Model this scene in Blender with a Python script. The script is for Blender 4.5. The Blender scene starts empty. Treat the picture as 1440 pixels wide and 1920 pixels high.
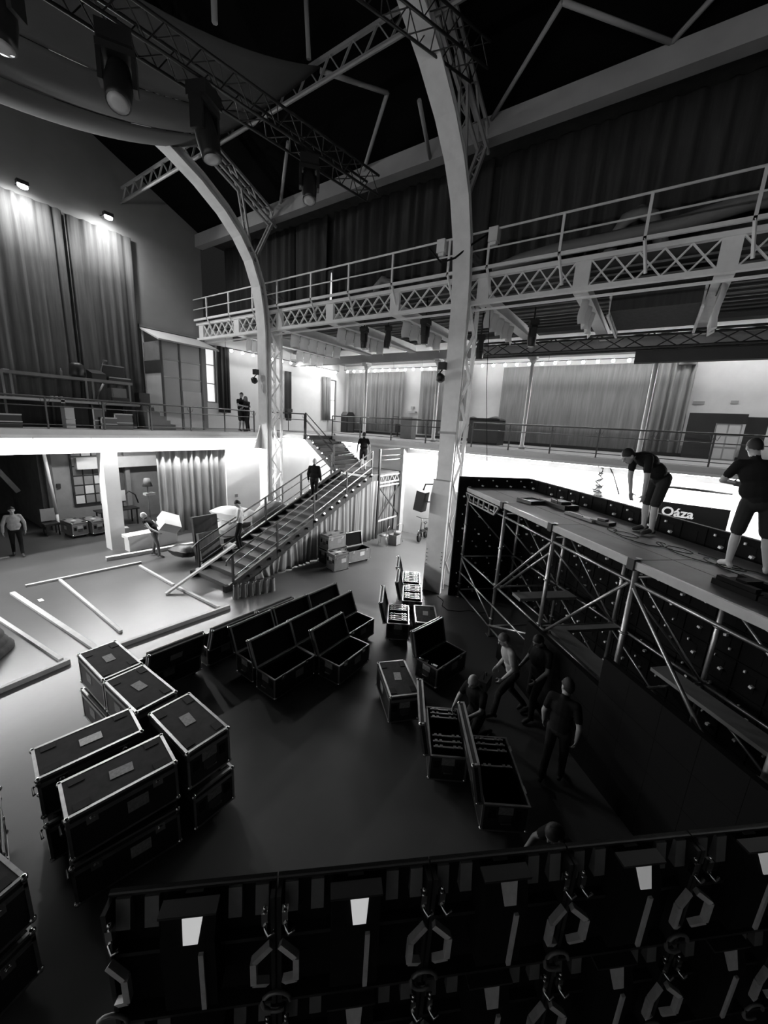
import bpy, bmesh, math, random
import numpy as np
from mathutils import Vector, Matrix, Euler
random.seed(7)
SC = bpy.context.scene
COL = SC.collection
PI = math.pi

# ------------------------------------------------------------------ camera
cam_data = bpy.data.cameras.new('camera')
cam_data.sensor_fit = 'VERTICAL'
cam_data.sensor_height = 24.0
cam_data.lens = 9.0
cam_data.clip_start = 0.05
cam_data.clip_end = 200
cam = bpy.data.objects.new('camera', cam_data)
COL.objects.link(cam)
cam.matrix_world = Matrix((
    (0.569618, 0.154737, -0.807233, 0.0),
    (-0.820344, 0.172250, -0.545853, 0.0),
    (0.054585, 0.973000, 0.224300, 5.2),
    (0, 0, 0, 1)))
SC.camera = cam

# ------------------------------------------------------------------ world, exposure
world = bpy.data.worlds.new('world')
SC.world = world
world.use_nodes = True
bg = world.node_tree.nodes['Background']
bg.inputs[0].default_value = (1, 1, 1, 1)
bg.inputs[1].default_value = 0.012
SC.view_settings.view_transform = 'Standard'
SC.view_settings.look = 'None'
SC.view_settings.exposure = 0.0
SC.view_settings.gamma = 1.0
SC.view_settings.use_curve_mapping = False
SC.cycles.use_denoising = True
SC.cycles.max_bounces = 6
SC.cycles.diffuse_bounces = 4
SC.cycles.glossy_bounces = 3
SC.cycles.caustics_reflective = False
SC.cycles.caustics_refractive = False
SC.cycles.sample_clamp_indirect = 4.0

# ------------------------------------------------------------------ materials
MATS = {}
def mat(name, v, rough=0.6, metal=0.0, noise=0.0, scale=3.0, bump=0.0, bscale=40.0, emit=0.0, stretch=None, spec=0.5, alpha=None):
    if name in MATS: return MATS[name]
    m = bpy.data.materials.new(name); m.use_nodes = True
    nt = m.node_tree; b = nt.nodes['Principled BSDF']
    b.inputs['Base Color'].default_value = (v, v, v, 1)
    b.inputs['Roughness'].default_value = rough
    b.inputs['Metallic'].default_value = metal
    b.inputs['Specular IOR Level'].default_value = spec
    if emit:
        b.inputs['Emission Color'].default_value = (1, 1, 1, 1)
        b.inputs['Emission Strength'].default_value = emit
    if alpha is not None:
        b.inputs['Alpha'].default_value = alpha
    if noise or bump:
        tc = nt.nodes.new('ShaderNodeTexCoord')
        mp = nt.nodes.new('ShaderNodeMapping')
        if stretch: mp.inputs['Scale'].default_value = stretch
        nt.links.new(tc.outputs['Object'], mp.inputs[0])
    if noise:
        n = nt.nodes.new('ShaderNodeTexNoise'); n.inputs['Scale'].default_value = scale
        n.inputs['Detail'].default_value = 6; n.inputs['Roughness'].default_value = 0.6
        r = nt.nodes.new('ShaderNodeValToRGB')
        lo, hi = v * (1 - noise), min(1, v * (1 + noise))
        r.color_ramp.elements[0].position = 0.3; r.color_ramp.elements[1].position = 0.7
        r.color_ramp.elements[0].color = (lo, lo, lo, 1); r.color_ramp.elements[1].color = (hi, hi, hi, 1)
        nt.links.new(mp.outputs[0], n.inputs['Vector']); nt.links.new(n.outputs['Fac'], r.inputs[0])
        nt.links.new(r.outputs[0], b.inputs['Base Color'])
    if bump:
        n2 = nt.nodes.new('ShaderNodeTexNoise'); n2.inputs['Scale'].default_value = bscale; n2.inputs['Detail'].default_value = 4
        bp = nt.nodes.new('ShaderNodeBump'); bp.inputs['Strength'].default_value = bump; bp.inputs['Distance'].default_value = 0.02
        nt.links.new(mp.outputs[0], n2.inputs['Vector']); nt.links.new(n2.outputs['Fac'], bp.inputs['Height'])
        nt.links.new(bp.outputs[0], b.inputs['Normal'])
    MATS[name] = m
    return m
M_FLOOR = mat('polished_concrete', 0.075, 0.33, noise=0.14, scale=0.7, bump=0.05, bscale=9)
M_WHITE = mat('white_plaster', 0.72, 0.8, noise=0.05, scale=1.5, bump=0.08, bscale=30)
M_POST = mat('white_gloss_paint', 0.93, 0.4)
M_GABLE = mat('grey_plaster', 0.24, 0.85, noise=0.08, scale=0.8, bump=0.1, bscale=20)
M_SLAB = mat('slab_paint', 0.55, 0.7, noise=0.06)
M_GFLOOR = mat('gallery_floor_paint', 0.22, 0.6, noise=0.1)
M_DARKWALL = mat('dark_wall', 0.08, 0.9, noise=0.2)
M_ROOF = mat('dark_roof_boards', 0.0035, 1.0, spec=0.1, noise=0.3, scale=2, stretch=(1, 0.1, 1))
M_STEEL = mat('painted_steel', 0.85, 0.55, noise=0.08, scale=2.5)
M_BEAM = mat('grey_painted_beam', 0.36, 0.6, noise=0.08, scale=1.5)
M_CEIL = mat('dark_ceiling', 0.03, 0.9)
M_BATTEN = mat('pale_batten', 0.22, 0.7)
M_CURT = mat('grey_curtain', 0.22, 0.9, noise=0.22, scale=2, stretch=(6, 6, 0.4))
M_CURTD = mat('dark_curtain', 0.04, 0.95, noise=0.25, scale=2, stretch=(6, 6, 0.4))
M_CURTB = mat('stage_curtain', 0.10, 0.9, noise=0.25, scale=2, stretch=(6, 6, 0.3))
M_CURTS = mat('stair_drape', 0.2, 0.9, noise=0.2, scale=2, stretch=(6, 6, 0.4))
M_CANVAS = mat('canvas', 0.06, 0.9, noise=0.07, scale=1.2)
M_BAFFLE = mat('white_cloth', 0.8, 0.9, noise=0.06, scale=3)
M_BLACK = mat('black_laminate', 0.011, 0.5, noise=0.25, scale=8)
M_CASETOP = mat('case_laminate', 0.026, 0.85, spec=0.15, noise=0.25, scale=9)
M_CASEGREY = mat('grey_case_laminate', 0.17, 0.5, noise=0.15, scale=6)
M_ALU = mat('aluminium_trim', 0.34, 0.34, metal=0.9, noise=0.15, scale=14)
M_CHROME = mat('chrome', 0.7, 0.16, metal=1.0)
M_FOAM = mat('black_foam', 0.006, 1.0, spec=0.1)
M_PAPER = mat('paper_label', 0.24, 0.8, noise=0.3, scale=30)
M_PAPERW = mat('white_paper_label', 0.55, 0.8, noise=0.2, scale=30)
M_RUBBER = mat('black_rubber', 0.006, 0.8, spec=0.2)
M_BLKM = mat('black_metal', 0.014, 0.45, noise=0.2)
M_BLKM2 = mat('dark_grey_metal', 0.05, 0.45, noise=0.2)
M_LED = mat('led_panel_black', 0.004, 0.85, spec=0.15)
M_LEDG = mat('led_frame_grey', 0.15, 0.42, metal=0.3, noise=0.15, scale=20)
M_LEDH = mat('led_grip_grey', 0.5, 0.4, metal=0.2, noise=0.15, scale=30)
M_CONN = mat('pale_connector', 0.9, 0.4)
M_GALV = mat('galvanised_tube', 0.42, 0.36, metal=0.85, noise=0.15, scale=10)
M_DECK = mat('plywood_deck', 0.08, 0.55, spec=0.3, noise=0.25, scale=1.8)
M_DECKE = mat('aluminium_deck_edge', 0.34, 0.5, metal=0.5, noise=0.1)
M_WOOD = mat('pale_timber', 0.5, 0.75, noise=0.12, scale=6)
M_TREAD = mat('stair_tread', 0.075, 0.7, noise=0.15, scale=3)
M_GLASS = mat('booth_glass', 0.5, 0.25, alpha=0.5)
M_BULB = mat('lit_bulb', 0.9, 0.5, emit=55)
M_BULB2 = mat('lit_soft_bulb', 0.9, 0.5, emit=22)
M_STRIP = mat('lit_strip', 0.9, 0.5, emit=14)
M_STEPL = mat('lit_step_lamp', 0.9, 0.5, emit=2.2)
M_SCREEN = mat('lit_display', 0.8, 0.5, emit=0.42)
M_SCREEN2 = mat('dim_display', 0.8, 0.5, emit=0.16)
M_DAY = mat('daylight_pane', 0.8, 0.5, emit=0.8)
M_LENS = mat('pale_lens', 0.5, 0.25, noise=0.05)
M_SKIN = mat('skin', 0.36, 0.6)
M_SKIND = mat('tanned_skin', 0.15, 0.6)
M_HAIRD = mat('dark_hair', 0.012, 0.7)
M_HAIRL = mat('pale_hair', 0.36, 0.7)
M_HAIRM = mat('grey_brown_hair', 0.12, 0.7)
M_BLKCLOTH = mat('black_cotton', 0.010, 0.95, spec=0.2)
M_DKCLOTH = mat('dark_denim', 0.022, 0.95, spec=0.2)
M_JEANS = mat('faded_denim', 0.11, 0.9, noise=0.3, scale=6)
M_SHIRTL = mat('pale_shirt_cloth', 0.34, 0.9, noise=0.15, scale=12)
M_SHIRTW = mat('white_cotton', 0.55, 0.9)
M_SHIRTG = mat('grey_cotton', 0.2, 0.9)
M_SHOE = mat('dark_shoe', 0.02, 0.7)
M_SHOEL = mat('pale_shoe', 0.4, 0.7)
M_EYE = mat('eye_dark', 0.02, 0.4)
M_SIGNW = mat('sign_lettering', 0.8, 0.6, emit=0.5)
M_GREY = mat('mid_grey_paint', 0.2, 0.6, noise=0.1)
M_DUCT = mat('flexible_duct', 0.2, 0.6, bump=0.3, bscale=3, stretch=(1, 8, 1))

# thin white cloth lets light through
nt = M_BAFFLE.node_tree; _b = nt.nodes['Principled BSDF']; _tr = nt.nodes.new('ShaderNodeBsdfTranslucent'); _tr.inputs[0].default_value = (0.95, 0.95, 0.95, 1)
_mx = nt.nodes.new('ShaderNodeMixShader'); _mx.inputs[0].default_value = 0.5
nt.links.new(_b.outputs[0], _mx.inputs[1]); nt.links.new(_tr.outputs[0], _mx.inputs[2]); nt.links.new(_mx.outputs[0], nt.nodes['Material Output'].inputs[0])
# ------------------------------------------------------------------ mesh builder
class MB:
    def __init__(s): s.v = []; s.f = []; s.smooth = []
    def add(s, vs, fs, sm=False):
        n = len(s.v); s.v += [tuple(p) for p in vs]
        s.f += [tuple(i + n for i in f) for f in fs]; s.smooth += [sm] * len(fs); return s
    def box(s, c, d, R=None):
        x, y, z = d[0] / 2, d[1] / 2, d[2] / 2
        vs = [Vector(p) for p in ((-x,-y,-z),(x,-y,-z),(x,y,-z),(-x,y,-z),(-x,-y,z),(x,-y,z),(x,y,z),(-x,y,z))]
        if R is not None: vs = [R @ p for p in vs]
        c = Vector(c)
        return s.add([c + p for p in vs], [(0,3,2,1),(4,5,6,7),(0,1,5,4),(1,2,6,5),(2,3,7,6),(3,0,4,7)])
    def bb(s, x0, x1, y0, y1, z0, z1):
        return s.box(((x0+x1)/2, (y0+y1)/2, (z0+z1)/2), (abs(x1-x0), abs(y1-y0), abs(z1-z0)))
    def bar(s, p0, p1, w, h, up=(0, 0, 1)):
        p0, p1 = Vector(p0), Vector(p1); d = p1 - p0; L = d.length; d.normalize()
        u = Vector(up)
        if abs(d.dot(u)) > 0.98: u = Vector((1, 0, 0))
        a = d.cross(u).normalized(); b = a.cross(d)
        return s.box((p0 + p1) / 2, (L, w, h), Matrix((d, a, b)).transposed())
    def tube(s, p0, p1, r, n=8, r2=None, caps=True):
        return s.path([p0, p1], r, n, r2, caps)
    def path(s, pts, r, n=8, r2=None, caps=True):
        pts = [Vector(p) for p in pts]; vs = []; K = len(pts)
        pu = None
        for i, p in enumerate(pts):
            d = (pts[min(i+1, K-1)] - pts[max(i-1, 0)]).normalized()
            u = Vector((0, 0, 1)) if abs(d.z) < 0.95 else Vector((1, 0, 0))
            a = d.cross(u).normalized(); b = a.cross(d)
            if pu is not None and a.dot(pu) < 0: pass
            pu = a
            rr = r if r2 is None else r + (r2 - r) * i / (K - 1)
            vs += [p + a * math.cos(2*PI*k/n) * rr + b * math.sin(2*PI*k/n) * rr for k in range(n)]
        fs = [(i*n+k, i*n+(k+1) % n, (i+1)*n+(k+1) % n, (i+1)*n+k) for i in range(K-1) for k in range(n)]
        s.add(vs, fs, True)
        if caps:
            n0 = len(s.v) - len(vs)
            s.f += [tuple(n0 + k for k in reversed(range(n))), tuple(n0 + (K-1)*n + k for k in range(n))]; s.smooth += [False, False]
        return s
    def ball(s, c, r, nu=8, nv=6, R=None):
        r = Vector(r) if hasattr(r, '__len__') else Vector((r, r, r)); c = Vector(c); vs = []
        for j in range(1, nv):
            t = PI * j / nv
            for i in range(nu):
                p = 2 * PI * i / nu
                q = Vector((r.x*math.sin(t)*math.cos(p), r.y*math.sin(t)*math.sin(p), r.z*math.cos(t)))
                vs.append(c + (R @ q if R is not None else q))
        top = Vector((0, 0, r.z)); top = R @ top if R is not None else top
        vs += [c + top, c - top]; T = len(vs) - 2; B = T + 1
        fs = [((j*nu+i), (j+1)*nu+i, (j+1)*nu+(i+1) % nu, j*nu+(i+1) % nu) for j in range(nv-2) for i in range(nu)]
        fs += [(T, i, (i+1) % nu) for i in range(nu)] + [(B, (nv-2)*nu+(i+1) % nu, (nv-2)*nu+i) for i in range(nu)]
        return s.add(vs, fs, True)
    def lathe(s, prof, c=(0, 0, 0), R=None, n=16):
        c = Vector(c); vs = []
        for (r, z) in prof:
            for k in range(n):
                q = Vector((r*math.cos(2*PI*k/n), r*math.sin(2*PI*k/n), z))
                vs.append(c + (R @ q if R is not None else q))
        K = len(prof)
        fs = [(i*n+k, i*n+(k+1) % n, (i+1)*n+(k+1) % n, (i+1)*n+k) for i in range(K-1) for k in range(n)]
        fs += [tuple(reversed(range(n))), tuple((K-1)*n+k for k in range(n))]
        return s.add(vs, fs, True)
    def grid(s, fn, nu, nv, thick=None):
        vs = [Vector(fn(i/nu, j/nv)) for j in range(nv+1) for i in range(nu+1)]
        W = nu + 1
        fs = [(j*W+i, j*W+i+1, (j+1)*W+i+1, (j+1)*W+i) for j in range(nv) for i in range(nu)]
        if thick is None: return s.add(vs, fs, True)
        t = Vector(thick); N = len(vs)
        vs2 = vs + [p + t for p in vs]
        fs2 = fs + [tuple(N + k for k in reversed(f)) for f in fs]
        for i in range(nu):
            fs2 += [(i+1, i, N+i, N+i+1), (nv*W+i, nv*W+i+1, N+nv*W+i+1, N+nv*W+i)]
        for j in range(nv):
            fs2 += [(j*W, (j+1)*W, N+(j+1)*W, N+j*W), ((j+1)*W+nu, j*W+nu, N+j*W+nu, N+(j+1)*W+nu)]
        return s.add(vs2, fs2, True)
    def prism(s, poly, axis, a0, a1):
        n = len(poly)
        def P(p, a):
            if axis == 'y': return (p[0], a, p[1])
            if axis == 'x': return (a, p[0], p[1])
            return (p[0], p[1], a)
        return s.add([P(p, a0) for p in poly] + [P(p, a1) for p in poly],
                     [tuple(reversed(range(n))), tuple(n+k for k in range(n))] + [(k, (k+1) % n, n+(k+1) % n, n+k) for k in range(n)])
    def mesh(s, name, m):
        me = bpy.data.meshes.new(name); me.from_pydata(s.v, [], s.f)
        if any(s.smooth): me.polygons.foreach_set('use_smooth', s.smooth)
        if m is not None: me.materials.append(m)
        bm = bmesh.new(); bm.from_mesh(me); bmesh.ops.recalc_face_normals(bm, faces=bm.faces); bm.to_mesh(me); bm.free()
        me.update(); return me
    def build(s, name, m, parent=None):
        return link(name, s.mesh(name, m), parent)

def link(name, me, parent=None, loc=None, rot=None):
    o = bpy.data.objects.new(name, me); COL.objects.link(o)
    if parent is not None:
        o.parent = parent
        if parent.get('_w'): o.matrix_parent_inverse = Matrix.Translation(-Vector(parent.location))
    if loc is not None: o.location = loc
    if rot is not None: o.rotation_euler = rot
    return o
def tag(o, label, cat, group=None):
    o['label'] = label; o['category'] = cat
    if group: o['group'] = group
    return o
def thing(name, label, cat, loc=(0, 0, 0), rotz=0.0, group=None, worldspace=False):
    """an Empty at the thing's base; worldspace: its parts are given in world coordinates"""
    o = bpy.data.objects.new(name, None); COL.objects.link(o); o.empty_display_size = 0.1
    o.location = loc; o.rotation_euler = (0, 0, rotz)
    if worldspace: o['_w'] = 1
    return tag(o, label, cat, group)
def struct(name, mb, m, parent=None):
    o = mb.build(name, m, parent); o['kind'] = 'structure'; return o
def copy_tree(o, parent=None):
    c = o.copy(); COL.objects.link(c)
    if parent is not None: c.parent = parent; c.matrix_parent_inverse = o.matrix_parent_inverse.copy()
    for ch in o.children: copy_tree(ch, c)
    return c
def wavy(p0, p1, z0, z1, waves, amp, seed=0, thick=0.015, nz=4, per=8, gather=0.0):
    """a hanging cloth between plan points p0 and p1"""
    p0 = Vector((p0[0], p0[1], 0)); p1 = Vector((p1[0], p1[1], 0)); d = p1 - p0; L = d.length; d.normalize()
    n = Vector((-d.y, d.x, 0)); rnd = random.Random(seed)
    ph = [rnd.uniform(0, 6.28) for _ in range(4)]
    def fn(u, v):
        a = u * waves * 2 * PI
        w = math.sin(a + 1.1 * math.sin(a * 0.31 + ph[0])) + 0.45 * math.sin(a * 1.73 + ph[1] + 0.5 * v) + 0.3 * math.sin(a * 0.41 + ph[2])
        k = 1.0 - gather * (1 - v)
        q = p0 + d * (L * (0.5 + (u - 0.5))) + n * (amp * w * (0.55 + 0.45 * (1 - v)) * k)
        q.z = z0 + (z1 - z0) * v
        return q
    mb = MB(); mb.grid(fn, int(waves * per), nz, n * thick)
    return mb
def light_area(name, loc, rot, sx, sy, power, parent=None, spread=PI):
    l = bpy.data.lights.new(name, 'AREA'); l.shape = 'RECTANGLE'; l.size = sx; l.size_y = sy; l.energy = power; l.spread = spread
    o = bpy.data.objects.new(name, l); COL.objects.link(o)
    if parent is not None:
        o.parent = parent
        if parent.get('_w'): o.matrix_parent_inverse = Matrix.Translation(-Vector(parent.location))
    o.location = loc; o.rotation_euler = rot
    return o
# ================================================================== the setting
GZ = 4.45                                   # gallery floor level
struct('floor', MB().bb(-9, 24, -10, 27, -0.12, 0), M_FLOOR)
# faint joints sawn in the concrete floor are left to the material
struct('wall_right', MB().bb(22, 22.2, -10, 18.9, 4.2, 9.3), M_WHITE)
g = MB()                                    # upper end wall around its two windows
for (x0, x1, z0, z1) in ((11.9, 20.2, 4.2, 9.3), (20.95, 22.2, 4.2, 9.3), (20.2, 20.95, 4.2, 5.2), (20.2, 20.95, 7.9, 9.3), (11.35, 11.9, 4.2, 5.75), (11.35, 11.9, 8.5, 9.3)):
    g.bb(x0, x1, 18.7, 18.9, z0, z1)
struct('wall_end_aisle', g, M_WHITE)
struct('wall_end', MB().prism([(-9, 4.2), (11.35, 4.2), (11.35, 13.2), (1.5, 17.45), (-9, 13.2)], 'y', 18.7, 18.9), M_GABLE)
struct('wall_left', MB().bb(-9.2, -9, -10, 18.9, 0, 13.1), M_WHITE)
struct('added_gallery_left', MB().bb(-9, -5, -10, 15.7, 4.2, GZ).bb(-5.1, -5, -10, 15.7, GZ, 5.3), M_SLAB)  # unseen slab with solid parapet, added to keep the bulb light off the floor
struct('wall_ground_right', MB().bb(15.9, 16.1, -10, 16.3, 0, 4.2), M_WHITE)
g = MB().bb(-9, 15.9, 16.1, 16.4, 3.64, 4.2).bb(5.62, 6.1, 16.0, 16.5, 0, 3.64).bb(10.55, 15.9, 16.1, 16.4, 0, 3.64)
struct('wall_ground_end', g, M_WHITE)
struct('wall_backroom', MB().bb(6.0, 16, 20.5, 20.7, 0, 4.2).bb(5.05, 6.0, 20.5, 20.7, 0, 4.2), M_GREY)
struct('wall_backroom_dark', MB().bb(-9, 5.05, 25, 25.2, 0, 4.2).bb(4.9, 5.05, 20.5, 25, 0, 4.2), M_DARKWALL)
struct('gallery_floor_end', MB().bb(-9, 22, 15.7, 18.7, 4.2, GZ), M_SLAB)
struct('gallery_floor_right', MB().bb(15, 22, -10, 15.7, 4.18, GZ), M_SLAB)
struct('gallery_floor_corner', MB().bb(13.2, 15, 13.8, 15.7, 4.25, GZ), M_SLAB)
struct('gallery_carpet_end', MB().bb(-9, 22, 15.85, 18.7, GZ, GZ + 0.012), M_GFLOOR)
struct('gallery_carpet_right', MB().bb(15.2, 22, -10, 15.85, GZ, GZ + 0.012), M_GFLOOR)
struct('backroom_ceiling', MB().bb(-9, 16, 18.7, 26, 4.2, 4.4), M_GREY)
struct('trim_1', MB().bb(-9, 13.2, 15.66, 15.72, 4.2, 4.28), M_WHITE)
struct('trim_2', MB().bb(14.96, 15.02, -10, 13.8, 4.18, 4.26), M_WHITE)
struct('baseboard_right', MB().bb(21.94, 22, -10, 18.7, GZ, GZ + 0.16), M_BLKM2)
# roof: two slopes of dark boards
r = MB().prism([(11.45, 13.1), (1.5, 17.4), (1.5, 17.6), (11.45, 13.3)], 'y', -10, 18.9)
struct('roof', r, M_ROOF)
struct('roof_far_slope', MB().prism([(-9, 13.0), (1.5, 17.4), (1.5, 17.6), (-9, 13.2)], 'y', -10, 18.9), M_ROOF)
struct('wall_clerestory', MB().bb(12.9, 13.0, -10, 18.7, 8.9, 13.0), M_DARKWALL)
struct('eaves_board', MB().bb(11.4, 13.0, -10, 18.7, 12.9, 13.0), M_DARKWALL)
# ceiling of the side aisle with thin battens
ca = struct('ceiling', MB().bb(11.1, 17.0, -10, 18.7, 9.2, 9.3), M_CEIL)
struct('ceiling_outer', MB().bb(17.0, 22.0, -10, 18.7, 8.95, 9.05), M_GREY)
bat = MB().bb(-0.016, 0.016, -10, 18.6, -0.02, 0.02).mesh('batten', M_BATTEN)
for k in range(13):
    link('batten', bat, ca, loc=(11.6 + k * 0.43, 0, 9.16))
struct('beam_over_posts', MB().bb(16.85, 17.15, -10, 18.7, 8.25, 8.62), M_BEAM)
struct('wall_plate_beam', MB().bb(11.1, 11.45, -10, 18.7, 12.55, 13.05), M_BEAM)
struct('picture_rail_end', MB().bb(8.4, 11.3, 18.62, 18.7, 8.62, 8.72).bb(8.4, 11.3, 18.62, 18.7, 8.5, 8.54), M_GREY)
# windows
def window(name, x0, x1, y, z0, z1, nx, nz, curtained=None):
    f = MB(); t = 0.05
    for a in (x0, x1): f.bb(a - t/2, a + t/2, y - 0.05, y + 0.05, z0, z1)
    for a in (z0, z1): f.bb(x0, x1, y - 0.05, y + 0.05, a - t/2, a + t/2)
    for i in range(1, nx): a = x0 + (x1 - x0) * i / nx; f.bb(a - 0.015, a + 0.015, y - 0.03, y + 0.03, z0, z1)
    for i in range(1, nz): a = z0 + (z1 - z0) * i / nz; f.bb(x0, x1, y - 0.03, y + 0.03, a - 0.015, a + 0.015)
    o = struct(name, f, M_GREY)
    for i in range(nx):
        for j in range(nz):
            MB().bb(x0 + (x1-x0)*i/nx + 0.02, x0 + (x1-x0)*(i+1)/nx - 0.02, y + 0.035, y + 0.045, z0 + (z1-z0)*j/nz + 0.02, z0 + (z1-z0)*(j+1)/nz - 0.02).build('pane', M_DAY, o)
    return o
window('window_1', 11.38, 11.87, 18.8, 5.78, 8.45, 1, 3)
window('window_2', 20.25, 20.92, 18.8, 5.25, 7.87, 1, 2)
# barred window and pale blind panels inside the ground-floor room
w3 = struct('window_3', MB().bb(5.95, 7.15, 20.44, 20.5, 0.9, 3.55), M_BLKM)
for i in range(3):
    for j in range(6):
        MB().bb(6.02 + i*0.38, 6.34 + i*0.38, 20.425, 20.44, 1.0 + j*0.42, 1.36 + j*0.42).build('pane', M_GREY if (i*3+j*5) % 4 else M_SLAB, w3)
struct('backroom_beam', MB().bb(6.1, 12, 20.1, 20.5, 2.55, 3.05), M_SLAB)
struct('backroom_post', MB().bb(8.0, 8.2, 20.3, 20.5, 0, 3.4), M_GREY)
struct('backroom_recess', MB().bb(7.35, 7.95, 20.44, 20.5, 0.9, 2.5), M_DARKWALL)
# posts along the gallery
for i, y in enumerate((0.4, 4.6, 8.85, 13.1)):
    lab = ('slim white gallery post nearest the pale pleated curtain at right', 'slim white gallery post standing against the broad grey curtain', 'slim white gallery post just left of the near arched column', 'slim white gallery post behind the man on the stair landing')[i]
    t = thing('gallery_post', lab, 'post', (17, y, GZ), 0, 'white posts of the gallery')
    MB().lathe([(0.13, 0), (0.13, 0.12), (0.085, 0.2), (0.075, 3.5)], n=12).build('shaft', M_POST, t)
    MB().box((0, 0, 3.66), (0.34, 0.34, 0.08)).box((0, 0, 3.76), (0.5, 0.26, 0.08)).lathe([(0.08, 3.45), (0.16, 3.62)], n=12).build('capital', M_WHITE, t)

# ---- curtains
def cloth(name, label, mb, m, group=None):
    return tag(mb.build(name, m), label, 'curtain', group)
cloth('stage_curtain', 'tall grey curtain lit from above on the end wall behind the equipment riser', wavy((1.0, 18.56), (6.1, 18.56), 4.6, 11.9, 13, 0.07, 1), M_CURTB)
cloth('stage_curtain', 'tall grey curtain panel beside the glass booth, its bright edge by the pole', wavy((6.15, 18.56), (8.3, 18.56), 4.6, 11.85, 6, 0.07, 2), M_CURTB)
cloth('side_drape', 'narrow dark drape beside the daylight window right of the glass booth', wavy((11.95, 18.6), (12.6, 18.6), 5.3, 8.5, 3, 0.06, 3), M_CURTD)
cloth('side_drape', 'narrow dark drape on the white end wall just right of the far arched column', wavy((16.3, 18.6), (16.75, 18.6), 5.2, 7.9, 2, 0.05, 4), M_CURTD)
cloth('side_drape', 'narrow grey drape at the left side of the small aisle window', wavy((19.5, 18.6), (20.25, 18.6), 5.2, 8.0, 3, 0.05, 5), M_CURT)
cloth('wall_curtain', 'grey wall curtain behind the post by the stairs, left of the white gap', wavy((21.7, 18.2), (21.7, 13.7), 4.68, 8.45, 13, 0.06, 6), M_CURT)
cloth('wall_curtain', 'grey wall curtain between the white gap and the near arched column', wavy((21.7, 12.5), (21.7, 9.3), 4.68, 8.45, 9, 0.06, 7), M_CURT)
cloth('wall_curtain', 'wide flat grey curtain in the middle of the right gallery wall', wavy((21.7, 7.35), (21.7, 0.55), 4.62, 8.5, 10, 0.025, 8), M_CURT)
cloth('wall_curtain', 'pale deeply pleated curtain at the right end of the gallery wall', wavy((21.55, 0.5), (21.55, -0.95), 4.62, 8.45, 5, 0.09, 9), M_CURTS)
cloth('room_curtain', 'grey pleated curtain closing the ground-floor opening behind the stairs', wavy((7.55, 16.25), (10.6, 16.25), 0.12, 3.62, 10, 0.08, 10), M_CURT)
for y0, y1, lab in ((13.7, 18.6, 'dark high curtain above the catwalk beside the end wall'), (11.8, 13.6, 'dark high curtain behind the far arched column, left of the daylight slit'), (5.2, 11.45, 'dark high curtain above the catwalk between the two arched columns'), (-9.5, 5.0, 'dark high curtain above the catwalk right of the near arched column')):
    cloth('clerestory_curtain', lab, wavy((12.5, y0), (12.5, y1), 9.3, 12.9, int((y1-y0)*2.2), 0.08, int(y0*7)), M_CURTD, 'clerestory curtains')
w4 = struct('window_4', MB().bb(12.6, 12.66, 11.4, 11.9, 9.36, 11.0), M_GREY)
MB().prism([(11.58, 9.5), (11.72, 9.5), (11.65, 10.9)], 'x', 12.56, 12.6).build('pane', M_DAY, w4)

# ================================================================== steel frame of the hall
ARCH = [(10.6, 0), (10.6, 3), (10.6, 6), (10.6, 8.4), (10.53, 9.2), (10.38, 10.0), (10.05, 10.8), (9.6, 11.4), (9.0, 11.93), (8.2, 12.42), (7.3, 12.82), (6.2, 13.2), (5.0, 13.55), (3.4, 13.9), (1.5, 14.05)]
def along(pts, d):
    """offset a plan of (x,z) points by d to the outside"""
    out = []
    for i, p in enumerate(pts):
        a = Vector(pts[max(i-1, 0)]); b = Vector(pts[min(i+1, len(pts)-1)]); t = (b - a).normalized()
        out.append((p[0] + t.y * d, p[1] - t.x * d))
    return out
def ribbon(mb, inner, outer, y0, y1):
    n = len(inner); vs = []
    for (a, b) in zip(inner, outer):
        vs += [(a[0], y0, a[1]), (a[0], y1, a[1]), (b[0], y1, b[1]), (b[0], y0, b[1])]
    fs = []
    for i in range(n-1):
        for k in range(4): fs.append((i*4+k, i*4+(k+1) % 4, (i+1)*4+(k+1) % 4, (i+1)*4+k))
    fs += [(0, 1, 2, 3), tuple((n-1)*4+k for k in (3, 2, 1, 0))]
    mb.add(vs, fs)
def lattice(mb, p0, p1, off, n, w=0.05):
    """two chords with zigzag bars; off is the vector from chord one to chord two"""
    p0, p1, off = Vector(p0), Vector(p1), Vector(off)
    mb.bar(p0, p1, w * 1.5, w * 1.5); mb.bar(p0 + off, p1 + off, w * 1.5, w * 1.5)
    for i in range(n):
        a = p0.lerp(p1, i / n); b = p0.lerp(p1, (i + 1) / n)
        if i % 2: mb.bar(a, b + off, w, w * 0.5)
        else: mb.bar(a + off, b, w, w * 0.5)
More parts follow.
